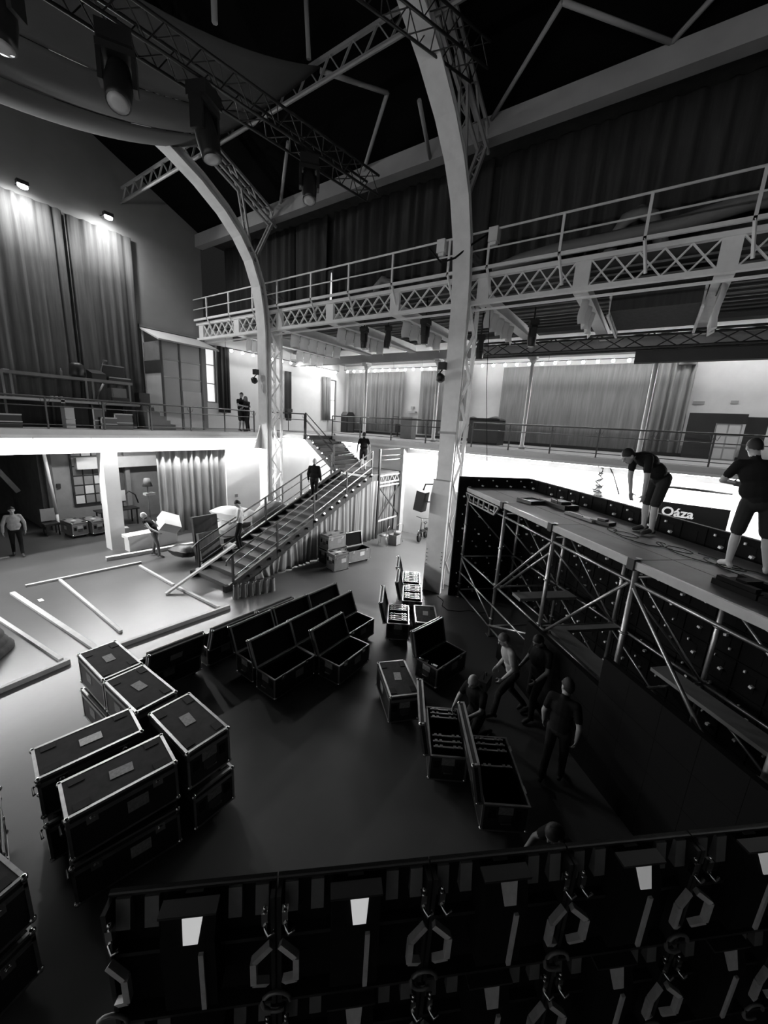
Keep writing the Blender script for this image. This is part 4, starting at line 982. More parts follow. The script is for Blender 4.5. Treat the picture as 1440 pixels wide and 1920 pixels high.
flood('small black lamp fixed to the near arched column above the railing', (10.4, 5.3, 6.6), 0)
t = thing('wall_speaker', 'black loudspeaker hung from a bracket on the near column', 'speaker', (10.35, 5.62, 2.6))
MB().box((0, 0, 0.32), (0.3, 0.3, 0.62), Matrix.Rotation(0.14, 3, 'X')).build('cabinet', M_BLKM, t)
MB().path([(0.25, -0.25, 0.85), (0.05, -0.08, 0.85), (0.0, -0.04, 0.66)], 0.025, 6).path([(0.2, -0.25, 0.3), (0.1, -0.16, 0.3)], 0.02, 6).build('bracket', M_BLKM2, t)
tag(MB().path([(10.45, 6.05, 10.0), (10.4, 5.6, 9.55), (10.4, 5.2, 9.6), (10.5, 4.75, 9.9), (11.0, 4.5, 10.3)], 0.025, 6).build('column_cable', M_RUBBER), 'thick black cable slung across the front of the near column', 'cable')
for y, lab in ((5.85, 'white box at the top of the catwalk railing left of the near column'), (4.35, 'white box at the top of the catwalk railing right of the near column')):
    tag(MB().bb(10.7, 10.95, y - 0.14, y + 0.1, 9.95, 10.28).bb(10.75, 10.9, y - 0.1, y + 0.06, 9.88, 9.95).build('junction_box', M_STEEL), lab, 'box', 'railing boxes')

# ================================================================== end gallery: riser with equipment, booth
t = thing('equipment_riser', 'dark riser with a long table above it on the end gallery', 'riser', (4, 17, GZ), 0, None, True)
MB().bb(-3, 7.4, 16.9, 18.2, 5.3, 5.4).build('riser_deck', M_GREY, t)
for x in (-1, 0.5, 2, 3.5, 5.0, 6.2, 7.3):
    for y in (16.95, 18.1): MB().bb(x - 0.03, x + 0.03, y - 0.03, y + 0.03, GZ, 5.3).build('riser_leg', M_BLKM2, t)
MB().bb(-3, 7.4, 18.15, 18.2, GZ, 5.3).build('back_cloth', M_CURTD, t)
MB().bb(-2, 7.25, 17.0, 17.7, 6.1, 6.2).build('table_top', M_GREY, t)
for x in (0.9, 1.05, 3.55, 3.75, 5.75, 5.95, 7.15):
    MB().bb(x - 0.03, x + 0.03, 17.05, 17.1, 5.4, 6.1).build('table_leg', M_GREY, t)
MB().bb(4.9, 5.0, 16.86, 16.9, 5.28, 5.42).bb(-3, 7.4, 16.86, 16.9, 5.32, 5.38).build('riser_edge', M_BEAM, t)
def small(name, label, cat, mb, m, group=None): return tag(mb.build(name, m), label, cat, group)
small('monitor_speaker', 'round black monitor on the equipment table', 'speaker', MB().lathe([(0.2, 0), (0.24, 0.1), (0.22, 0.42), (0.12, 0.5)], (5.6, 17.3, 6.2)), M_BLKM)
small('mixing_desk', 'low black desk on the table between monitor and open case', 'mixing desk', MB().prism([(17.05, 6.2), (17.55, 6.2), (17.55, 6.55), (17.05, 6.4)], 'x', 5.95, 6.4), M_BLKM)
t = thing('equipment_case', 'open equipment case with pale edges at the right end of the table', 'case', (6.85, 17.3, 6.2))
MB().box((0, 0, 0.06), (0.75, 0.5, 0.12)).build('tray', M_BLKM, t)
MB().bb(-0.38, 0.38, -0.26, -0.24, 0.1, 0.14).bb(-0.38, 0.38, 0.24, 0.26, 0.1, 0.14).bb(0.36, 0.38, -0.26, 0.26, 0.1, 0.14).bb(-0.38, -0.36, -0.26, 0.26, 0.1, 0.14).build('trim', M_ALU, t)
MB().box((0, 0.27, 0.34), (0.75, 0.06, 0.46)).build('lid', M_BLKM, t)
MB().bb(-0.38, 0.38, 0.23, 0.31, 0.56, 0.59).build('lid_trim', M_ALU, t)
small('desk_lamp', 'small lamp on a gooseneck above the equipment case', 'lamp', MB().path([(6.4, 17.5, 6.2), (6.42, 17.5, 6.6), (6.5, 17.45, 6.9)], 0.015, 6).box((6.55, 17.44, 6.92), (0.14, 0.06, 0.05)), M_ALU)
small('bottle', 'small pale bottle on the equipment table', 'bottle', MB().lathe([(0.035, 0), (0.035, 0.16), (0.014, 0.2), (0.014, 0.25)], (5.1, 17.2, 6.2), n=10), M_GREY)
small('paper', 'white paper at the left end of the equipment table', 'paper', MB().bb(3.6, 3.75, 17.1, 17.3, 6.2, 6.225), M_PAPERW)
small('amplifier', 'pale-fronted amplifier below the right end of the table', 'amplifier', MB().bb(6.55, 7.05, 17.1, 17.5, 5.4, 5.95).bb(6.58, 7.02, 17.08, 17.1, 5.65, 5.92), M_GREY)
small('amplifier', 'dark amplifier standing on the deck under the pale one', 'amplifier', MB().bb(6.5, 7.08, 17.0, 17.08, 5.4, 5.6).bb(6.5, 7.08, 16.98, 17.0, 5.42, 5.58), M_BLKM)
small('chair_back', 'pale bent chair frame on the riser below the table', 'chair', MB().path([(6.0, 16.98, 5.42), (6.1, 16.98, 5.8), (6.25, 16.98, 6.05)], 0.04, 6).bb(5.9, 6.3, 16.92, 17.2, 5.4, 5.44), M_GREY)
for x_, l_ in ((4.7, 'left white cup of three on the riser deck'), (4.82, 'middle white cup of three on the riser deck'), (4.95, 'right white cup of three on the riser deck')):
    small('cup', l_, 'cup', MB().lathe([(0.03, 0), (0.045, 0.1), (0.04, 0.1), (0.028, 0.01)], (x_, 16.97, 5.4), n=10), M_PAPERW, 'cups on the riser')
small('black_speaker', 'black box with a grey stripe on the riser end by the steps', 'speaker', MB().bb(7.45, 7.85, 17.0, 17.4, 5.3, 5.85).bb(7.47, 7.83, 16.98, 17.0, 5.5, 5.62), M_BLKM)
for i, (x, y, z, w, h, lab) in enumerate(((3.3, 16.45, GZ, 0.75, 0.4, 'dark case with pale edges under the riser at the left edge'), (4.9, 16.4, GZ, 0.25, 0.7, 'pale upright cabinet side under the riser'), (5.7, 16.4, GZ, 0.3, 0.7, 'dark amplifier rack with pale sides under the riser'), (6.5, 16.4, GZ, 0.6, 0.55, 'case with pale handles under the right half of the riser'), (6.0, 16.35, GZ, 0.5, 0.4, 'low grey box on the gallery floor under the riser'))):
    t = thing('equipment_box', lab, 'case', (x, y, z + 0.012), 0, 'boxes under the riser')
    MB().bb(-w/2, w/2, -0.2, 0.2, 0, h).build('box_body', M_BLKM if i != 1 else M_BEAM, t)
    MB().bb(-w/2 - 0.01, w/2 + 0.01, -0.215, -0.2, h - 0.03, h + 0.01).bb(-w/2 - 0.01, w/2 + 0.01, -0.215, -0.2, h*0.4, h*0.4 + 0.03).bb(-w/2 - 0.01, -w/2 + 0.03, -0.215, -0.2, 0, h).build('trim', M_BEAM, t)
t = thing('riser_steps', 'dark wooden steps at the right end of the riser', 'steps', (7.9, 17, GZ + 0.012), 0, None)
for i in range(5):
    MB().bb(-0.35 + 0.2*i, -0.35 + 0.2*(i+1), -0.5, 0.4, 0, 0.85 - 0.16*i).build('step', M_BLKM, t)
MB().bb(-0.42, -0.36, -0.5, 0.4, 0, 0.9).build('side_board', M_GREY, t)
# glass booth with a lean-to roof
t = thing('glass_booth', 'glass booth with a sloping roof against the end wall', 'booth', (9.3, 17.9, GZ), 0, None, True)
X0, X1, Y0, Y1 = 8.5, 10.2, 17.2, 18.68
MB().prism([(Y0 - 0.06, 8.0), (Y1, 8.55), (Y1, 8.61), (Y0 - 0.06, 8.06)], 'x', X0 - 0.08, X1 + 0.9).build('booth_roof', M_SLAB, t)
for (x, y) in ((X0, Y0), (X1, Y0), (X1 - 0.95, Y0)):
    MB().bb(x - 0.035, x + 0.035, y - 0.035, y + 0.035, GZ, 8.0).build('mullion', M_BLKM2, t)
MB().bb(X0 - 0.035, X0 + 0.035, Y1 - 0.07, Y1, GZ, 8.5).build('mullion', M_WHITE, t)
for z in (7.3, 6.6): MB().bb(X0, X1, Y0 - 0.03, Y0 + 0.03, z - 0.025, z + 0.025).build('transom', M_BEAM, t)
MB().bb(X0 - 0.03, X0 + 0.03, Y0, Y1, 6.75, 7.25).build('side_band', M_BLKM2, t)
for (a, b) in ((X0 + 0.04, X1 - 0.99), (X1 - 0.91, X1 - 0.04)):
    for (z0, z1) in ((7.33, 7.97), (6.63, 7.27), (GZ + 0.05, 6.57)):
        MB().bb(a, b, Y0 - 0.01, Y0 + 0.01, z0, z1).build('pane', M_GLASS, t)
MB().bb(X0 - 0.01, X0 + 0.01, Y0 + 0.05, Y1 - 0.05, GZ + 0.03, 6.73).build('pane', M_SLAB, t)
MB().bb(X0 - 0.01, X0 + 0.01, Y0 + 0.05, Y1 - 0.05, 7.27, 8.0).build('pane', M_GREY, t)
MB().bb(X1 - 0.9, X1 - 0.06, Y0 - 0.035, Y0 - 0.015, GZ + 0.03, 6.1).build('door_leaf', M_SLAB, t)
MB().bb(X0, X1, 18.55, 18.6, GZ, 8.0).build('back_panel', M_SLAB, t)
# gallery furniture on the right
t = thing('arched_cabinet', 'black arched cabinet beside the small aisle window', 'cabinet', (20.6, 17.3, GZ + 0.012))
MB().prism([(-0.42, 0), (0.42, 0), (0.42, 1.15), (0.25, 1.35), (-0.25, 1.35), (-0.42, 1.15)], 'y', -0.25, 0.25).build('cabinet_body', M_BLKM, t)
MB().bb(-0.3, 0.3, -0.26, -0.25, 0.1, 1.1).build('cabinet_door', M_BLKM2, t)
t = thing('lectern', 'grey counter block behind the railing left of the near column', 'counter', (18.5, 11.2, GZ + 0.012))
MB().box((0, 0, 0.55), (0.5, 0.7, 1.1)).build('counter_body', M_GREY, t)
MB().box((0, 0, 1.12), (0.6, 0.8, 0.05)).build('counter_top', M_BEAM, t)
t = thing('bar_stool', 'dark tubular stand beside the grey counter block', 'stand', (19.6, 12.6, GZ + 0.012))
MB().tube((0, 0, 0), (0, 0, 1.15), 0.03, 8).build('pole', M_BLKM, t)
MB().box((0, 0, 0.02), (0.4, 0.4, 0.04)).box((0, 0.15, 1.15), (0.05, 0.35, 0.05)).box((0, 0, 0.5), (0.25, 0.2, 0.5)).build('foot', M_BLKM, t)
t = thing('covered_equipment', 'black cloth-covered equipment behind the railing right of the near column', 'equipment', (19.0, 6.95, GZ + 0.012))
def blob(u, v):
    return (-0.5 + 1.0 * v, -0.75 + 1.5 * u, 1.25 + 0.12 * math.sin(u * 7) * math.sin(v * 3.1))
MB().bb(-0.5, 0.5, -0.75, 0.75, 0, 1.15).build('crate', M_BLKM, t)
MB().grid(blob, 16, 8, (0, 0, -0.12)).build('cover', M_CURTD, t)
t = thing('black_partition', 'black partition with a lit doorway at the right of the gallery', 'partition', (21.5, -1.9, GZ + 0.012))
MB().bb(-0.05, 0.05, -0.1, 0.85, 0, 1.9).bb(-0.05, 0.05, -1.05, -0.1, 1.5, 1.9).build('partition_wall', M_BLKM, t)
dr = MB().bb(-0.02, 0.02, -0.95, -0.12, 0, 1.5).build('door_leaf', M_BEAM, t)
for i in range(2):
    for j in range(3): MB().bb(-0.035, -0.02, -0.9 + 0.41*i, -0.55 + 0.41*i, 0.06 + 0.5*j, 0.48 + 0.5*j).build('pane', M_SLAB, dr)
small('black_banner', 'black banner right of the partition, behind the standing man', 'banner', MB().bb(21.5, 21.56, -3.6, -2.95, GZ + 0.1, 6.25), M_BLKM)
small('wall_sign', 'small dark sign on the white wall above the partition', 'sign', MB().bb(21.97, 22.0, -1.5, -1.1, 6.75, 6.88), M_BEAM)
small('wall_sign', 'faint small plate on the white wall at the right edge', 'sign', MB().bb(21.97, 22.0, -2.6, -2.35, 6.8, 6.92), M_BEAM)
small('hand_dryer', 'small white shelf on the wall in the gap between two grey curtains', 'shelf', MB().bb(21.75, 22.0, 12.75, 13.35, 5.95, 6.05).bb(21.85, 22.0, 12.95, 13.15, 6.2, 6.35), M_BEAM)
small('camera_box', 'small dark device on a stand right of the far column', 'device', MB().bb(16.1, 16.5, 18.2, 18.4, 5.55, 5.75).bb(16.15, 16.4, 18.2, 18.4, 5.05, 5.2).tube((16.25, 18.3, GZ), (16.25, 18.3, 5.6), 0.02), M_BLKM)

# ================================================================== ground floor: battens, boxes, furniture
def batten(label, p0, p1, w=0.09, h=0.06):
    tag(MB().bar((p0[0], p0[1], h/2), (p1[0], p1[1], h/2), w, h).build('floor_batten', M_WOOD), label, 'batten', 'battens laid out on the floor')
batten('long pale batten farthest back on the floor, left of the man with the box', (2.75, 14.29), (5.72, 13.95))
batten('batten running towards us, joined to the far batten', (3.5, 14.1), (3.38, 9.65), 0.07)
batten('long thick batten running towards us to the closed cases', (2.4, 13.97), (2.76, 9.2), 0.11)
batten('short batten in front of the man with the box', (5.54, 13.65), (5.49, 11.33), 0.07)
batten('short batten ending at the leaning board, nearer to us', (5.49, 11.2), (5.54, 9.05), 0.07)
batten('long batten lying crosswise behind the closed cases', (3.0, 9.03), (5.73, 8.84), 0.08, 0.1)
batten('batten running towards us at the left edge beside the black cloth', (1.8, 12.6), (2.16, 9.37), 0.08)
batten('batten lying crosswise at the left picture edge', (0.4, 9.0), (2.24, 9.17), 0.08, 0.1)
batten('thick white beam on the floor in front of the curtain opening', (5.05, 15.0), (7.95, 14.5), 0.16, 0.13)
tag(MB().bar((5.05, 10.9, 0.03), (7.25, 10.72, 1.06), 0.1, 0.06).build('leaning_board', M_WOOD), 'pale board leaning on the lowest stairs', 'board')
small('floor_paper', 'small white paper lying on the open floor', 'paper', MB().box((2.75, 12.95, 0.008), (0.1, 0.2, 0.015)), M_PAPERW)
small('floor_paper', 'pale scrap lying on the floor of the doorway at left', 'paper', MB().box((2.9, 17.6, 0.01), (0.4, 0.12, 0.02)), M_PAPERW)
# black cloth bundle at the left edge
cb = MB(); rb = random.Random(5)
for k in range(4):
    L0 = 0.72 - 0.09 * k; z0 = 0.02 + 0.14 * k
    ph = rb.uniform(0, 6)
    def slab(u, v, L0=L0, z0=z0, ph=ph, k=k):
        a = u * 2 * PI; r_ = (1, 1.0, 0.92, 0.6, 0.0)[int(round(v * 4))]
        w = 1 + 0.1 * math.sin(3 * a + ph) + 0.05 * math.sin(7 * a + ph)
        zz = (0, 0.09, 0.16, 0.17, 0.165)[int(round(v * 4))]
        return (1.02 + 0.06 * k + L0 * w * r_ * math.cos(a), 11.15 + 1.25 * L0 * w * r_ * math.sin(a), z0 + zz + 0.03 * math.sin(2 * a + ph) * min(1, k))
    cb.grid(slab, 36, 4)
small('cloth_bundle', 'heap of folded black cloth at the left picture edge', 'cloth', cb, M_CURTD)
# white crate, white plinth and paper sacks
small('white_crate', 'low white bench-like crate beside the pillar', 'crate', MB().bb(5.95, 6.9, 15.35, 15.75, 0, 0.5).bb(5.9, 6.98, 15.3, 15.8, 0.5, 0.62), M_WHITE)
small('white_plinth', 'white upright board standing behind the man with the box', 'board', MB().bb(7.0, 7.7, 15.3, 15.45, 0, 1.0), M_WHITE)
small('carton', 'small pale carton on the floor by the stair foot', 'carton', MB().bb(7.0, 7.4, 12.4, 12.8, 0, 0.4).bb(7.02, 7.38, 12.42, 12.44, 0.4, 0.46), M_SLAB)
for i in range(6):
    x = 6.2 + 0.2 * i; y = 9.2 - 0.07 * i
    def sack(u, v, x=x, y=y, i=i):
        a = u * 2 * PI; k = 1 - 0.15 * v + 0.03 * math.sin(4 * a + i)
        return (x + 0.085 * k * math.cos(a) * (1.25 if abs(math.cos(a)) > .7 else 1), y + 0.075 * k * math.sin(a) * (1.2 if abs(math.sin(a)) > .7 else 1), 0.42 * v + 0.02 * math.sin(a * 3 + i) * v)
    tag(MB().grid(sack, 14, 4).box((x, y, 0.012), (0.16, 0.14, 0.02)).build('paper_bag', M_CURTS), ORD[i] + ' paper bag from the left at the foot of the stairs', 'bag', 'paper bags at the stair foot')
# furniture heap behind the stair foot
small('wrapped_board', 'tall dark wrapped board standing behind the stair rail', 'board', MB().box((7.3, 12.5, 0.85), (0.9, 0.14, 1.7), Matrix.Rotation(-0.1, 3, 'X')), M_CURTD)
small('wrapped_board', 'second dark wrapped board with a grey cover next to the first', 'board', MB().box((7.2, 12.15, 0.6), (0.75, 0.16, 1.2), Matrix.Rotation(-0.15, 3, 'X')), M_CURTB)
def pillow(cx, cy, cz_, sx, sy, sz, rot):
    R = Matrix.Rotation(rot, 3, 'Z') @ Matrix.Rotation(0.25, 3, 'Y'); m = MB(); vs = []
    def f(u, v, s):
        x = (u - .5) * 2; y = (v - .5) * 2
        return Vector((cx, cy, cz_)) + R @ Vector((x * sx, y * sy, s * sz * (1 - x**4) * (1 - y**4) + 0.01 * math.sin(9 * x + 7 * y)))
    m.grid(lambda u, v: f(u, v, 1), 12, 10); m.grid(lambda u, v: f(u, v, -1), 12, 10); return m
small('white_bundle', 'large white bedding bundle piled behind the stair rail', 'bedding', pillow(9.0, 13.2, 1.35, 0.95, 0.55, 0.3, 0.2), M_BAFFLE)
small('white_bundle', 'smaller white bundle tucked under the large one', 'bedding', pillow(8.6, 13.1, 0.85, 0.5, 0.45, 0.28, -0.2), M_BAFFLE)
small('dark_sofa', 'dark padded block carrying the white bedding', 'seat', MB().bb(8.1, 9.9, 12.7, 13.7, 0, 0.62).bb(8.1, 9.9, 13.5, 13.8, 0.62, 1.1), M_CURTB)
t = thing('stool', 'small table with a pale top seen through the stair rail', 'stool', (7.9, 12.1, 0))
MB().box((0, 0, 0.56), (0.4, 0.4, 0.05)).build('seat', M_SLAB, t)
for sx in (-.16, .16):
    for sy in (-.16, .16): MB().bb(sx - .02, sx + .02, sy - .02, sy + .02, 0, 0.54).build('leg', M_BLKM2, t)
small('black_bag', 'black bag slumped on the floor left of the wrapped boards', 'bag', pillow(6.75, 13.0, 0.42, 0.42, 0.4, 0.22, 0.3), M_BLKM)
small('grey_mound', 'grey padded cover lying behind the middle of the stairs', 'cover', MB().ball((10.2, 12.5, 1.1), (0.9, 0.5, 0.75), 16, 10), M_GREY)
small('mound_support', 'dark crate under the grey padded cover behind the stairs', 'crate', MB().bb(9.5, 10.9, 12.1, 12.9, 0, 0.5).bb(9.45, 10.95, 12.05, 12.95, 0.46, 0.5), M_BLKM2)
# inside the second opening
t = thing('music_stand', 'grey stand with a shade in the room behind the opening', 'stand', (8.0, 18.2, 0))
MB().tube((0, 0, 0), (0, 0, 1.9), 0.025, 8).build('pole', M_GREY, t)
MB().lathe([(0.2, 1.9), (0.12, 2.25)], n=12).build('shade', M_GREY, t)
MB().box((0.05, 0, 1.55), (0.4, 0.3, 0.1)).build('shelf', M_WHITE, t)
MB().box((0, 0, 0.02), (0.4, 0.4, 0.04)).build('foot', M_GREY, t)
for i, (x, lab) in enumerate(((6.55, 'white square notice in the opening nearest the pillar'), (7.15, 'white square notice in the opening right of the first'))):
    tag(MB().bb(x - 0.17, x + 0.17, 18.78, 18.82, 1.25, 1.72).tube((x, 18.82, 0), (x, 18.82, 1.4), 0.02).box((x, 18.82, 0.02), (0.3, 0.3, 0.04)).build('notice', M_WHITE), lab, 'notice', 'white notices')
t = thing('cafe_table', 'dark table with chairs in shade behind the white notices', 'table', (7.2, 19.5, 0))
MB().box((0, 0, 0.74), (1.6, 0.7, 0.05)).build('table_top', M_BLKM, t)
for sx in (-.7, .7):
    for sy in (-.28, .28): MB().bb(sx-.025, sx+.025, sy-.025, sy+.025, 0, .72).build('leg', M_BLKM, t)
MB().path([(0.3, 0.1, 0.77), (0.35, 0.1, 1.3), (0.6, 0.1, 1.5), (0.85, 0.1, 1.3), (0.95, 0.1, 0.9)], 0.03, 6).build('arched_back', M_BLKM, t)
# doorway at left: blinds, pole, cabinet
for i, (x, lab) in enumerate(((3.75, 'pale hanging panel at the top of the doorway, at the left edge'), (4.55, 'pale hanging panel at the top of the doorway, second from left'), (5.55, 'pale hanging panel at the top of the doorway, third from left'), (6.15, 'pale hanging panel at the top of the doorway next to the pillar'))):
    tag(MB().bb(x - 0.28, x + 0.28, 19.5, 19.53, 3.3, 3.72).bb(x - 0.01, x + 0.01, 19.51, 19.52, 3.72, 4.2).build('paper_blind', M_SLAB), lab, 'blind', 'hanging panels in the doorway')
small('white_pole', 'slim white pole inside the doorway', 'pole', MB().tube((5.2, 20.1, 0.75), (5.0, 20.1, 4.2), 0.06, 10).tube((5.2, 20.1, 0), (5.2, 20.1, 0.75), 0.05, 10), M_WHITE)
small('dark_column', 'dark column behind the white pole in the doorway', 'column', MB().bb(5.05, 5.3, 20.3, 20.49, 0, 4.2), M_DARKWALL)
small('slanted_beam', 'slanted grey beam in the dark of the doorway', 'beam', MB().bar((3.2, 22, 3.9), (4.5, 22, 1.5), 0.18, 0.18), M_GREY)
t = thing('swivel_chair', 'dark chair with a pale back behind the white pole', 'chair', (4.85, 19.7, 0))
MB().box((0, 0, 0.46), (0.5, 0.48, 0.08)).build('seat', M_BLKM, t)
MB().box((0, 0.22, 0.8), (0.46, 0.06, 0.5)).build('backrest', M_GREY, t)
for sx in (-.2, .2):
    for sy in (-.2, .2): MB().bb(sx-.02, sx+.02, sy-.02, sy+.02, 0, .44).build('leg', M_BLKM, t)
small('wall_switch', 'small dark switch box on the grey wall in the doorway', 'switch', MB().bb(5.42, 5.55, 20.44, 20.5, 1.75, 1.95), M_BLKM)
small('wall_switch', 'small grey switch box on the white wall above the man in white', 'switch', MB().bb(10.95, 11.1, 16.07, 16.1, 1.35, 1.5), M_GREY)
# electric folding bike against the wall
t = thing('folding_bike', 'small fat-tyred bike parked against the white wall', 'bike', (15.3, 8.1, 0), math.radians(8))
def wheel(x):
    R = Matrix.Rotation(PI/2, 3, 'X'); m = MB(); pts = [(x + 0.21*math.cos(a*PI/10), 0, 0.265 + 0.21*math.sin(a*PI/10)) for a in range(21)]
    m.path(pts, 0.05, 8); return m
for x in (-0.42, 0.42):
    w = wheel(x).build('tyre', M_RUBBER, t); MB().lathe([(0.15, -0.02), (0.15, 0.02)], (x, 0, 0.25), Matrix.Rotation(PI/2, 3, 'X'), 14).build('rim', M_BLKM2, w)
MB().bar((-0.3, 0, 0.5), (0.2, 0, 0.42), 0.1, 0.12).bar((0.2, 0, 0.42), (0.42, 0, 0.25), 0.05, 0.06).bar((-0.3, 0, 0.52), (-0.42, 0, 0.25), 0.06, 0.05).build('frame', M_BLKM, t)
MB().tube((-0.32, 0, 0.45), (-0.24, 0, 1.08), 0.03, 8).tube((0.15, 0, 0.42), (0.24, 0, 0.75), 0.022, 8).build('posts', M_BLKM2, t)
MB().path([(-0.2, -0.3, 1.13), (-0.24, -0.08, 1.1), (-0.24, 0.08, 1.1), (-0.2, 0.3, 1.13)], 0.016, 6).build('handlebar', M_BLKM, t)
MB().ball((0.26, 0, 0.79), (0.14, 0.09, 0.05), 10, 6).build('saddle', M_BLKM, t)
MB().path([(-0.36, 0.05, 0.5), (-0.42, 0.07, 0.5)], 0.03, 8).build('headlamp', M_CHROME, t)
# chairs by the stair drape
for i, (x, y, deg, lab) in enumerate(((13.4, 9.0, 200, 'pale metal chair by the drape, the left of two'), (14.3, 8.9, 160, 'pale metal chair by the drape, nearer the bike'))):
    t = thing('metal_chair', lab, 'chair', (x, y, 0), math.radians(deg), 'chairs by the stair drape')
    MB().lathe([(0.2, 0.43), (0.21, 0.45)], n=16).build('seat', M_GREY, t)
    MB().path([(-0.2, 0.15, 0.45), (-0.19, 0.2, 0.8), (0, 0.24, 0.88), (0.19, 0.2, 0.8), (0.2, 0.15, 0.45)], 0.014, 6).build('backrest', M_ALU, t)
    for sx in (-1, 1):
        for sy in (-1, 1): MB().tube((sx*.13, sy*.13, .43), (sx*.2, sy*.2, 0), 0.012, 6).build('leg', M_ALU, t)
small('cardboard_box', 'open cardboard box standing between the two metal chairs', 'box', MB().bb(13.65, 14.05, 8.5, 8.9, 0, 0.02).bb(13.65, 13.67, 8.5, 8.9, 0, 0.45).bb(14.03, 14.05, 8.5, 8.9, 0, 0.45).bb(13.65, 14.05, 8.5, 8.52, 0, 0.45).bb(13.65, 14.05, 8.88, 8.9, 0, 0.45), M_CURTS)
tag(MB().path([(10.3, 4.75, 0.01), (10.1, 4.45, 0.01), (9.8, 4.35, 0.01), (9.65, 4.1, 0.01), (9.8, 3.8, 0.01), (10.05, 3.6, 0.01), (10.1, 3.3, 0.01), (10.3, 3.1, 0.01)], 0.01, 5).build('floor_cable', M_RUBBER), 'thin black cable on the floor at the foot of the near column', 'cable')
small('hand_tool', 'silver tool with a round grip on the rim of the lone open case', 'tool', MB().box((6.33, 3.05, 0.545), (0.05, 0.12, 0.03)).tube((6.33, 3.1, 0.55), (6.33, 3.2, 0.55), 0.018, 8), M_CHROME)
small('hand_tool', 'small silver tool nearer the corner of the lone open case', 'tool', MB().box((6.3, 2.82, 0.545), (0.05, 0.1, 0.03)).ball((6.3, 2.89, 0.55), 0.022, 8, 6), M_CHROME)
# ================================================================== people
def base_pose():
    J = dict(pelvis=(0, 0, .96), waist=(0, 0, 1.10), chest=(0, .01, 1.30), neck=(0, -.01, 1.47), head=(0, .03, 1.635))
    for s, k in ((-1, 'l'), (1, 'r')):
        J.update({'hip' + k: (s*.09, 0, .93), 'knee' + k: (s*.10, .03, .50), 'ank' + k: (s*.11, -.02, .085), 'toe' + k: (s*.13, .14, .035),
                  'sho' + k: (s*.175, -.01, 1.42), 'elb' + k: (s*.24, -.03, 1.14), 'wri' + k: (s*.25, .07, .90)})
    return J
def cone(bm_, p0, p1, r0, r1, n=10):
    p0, p1 = Vector(p0), Vector(p1); d = p1 - p0; L = max(d.length, 1e-4); q = d.to_track_quat('Z', 'Y')
    M = Matrix.Translation((p0 + p1) / 2) @ q.to_matrix().to_4x4()
    bmesh.ops.create_cone(bm_, cap_ends=True, segments=n, radius1=r0, radius2=r1, depth=L, matrix=M)
    for p, r_ in ((p0, r0), (p1, r1)):
        bmesh.ops.create_uvsphere(bm_, u_segments=n, v_segments=8, radius=r_, matrix=Matrix.Translation(p))
def ellipsoid(bm_, c, r, R=None):
    M = Matrix.Translation(c) @ (R.to_4x4() if R is not None else Matrix()) @ Matrix.Diagonal((r[0], r[1], r[2], 1))
    bmesh.ops.create_uvsphere(bm_, u_segments=14, v_segments=10, radius=1, matrix=M)
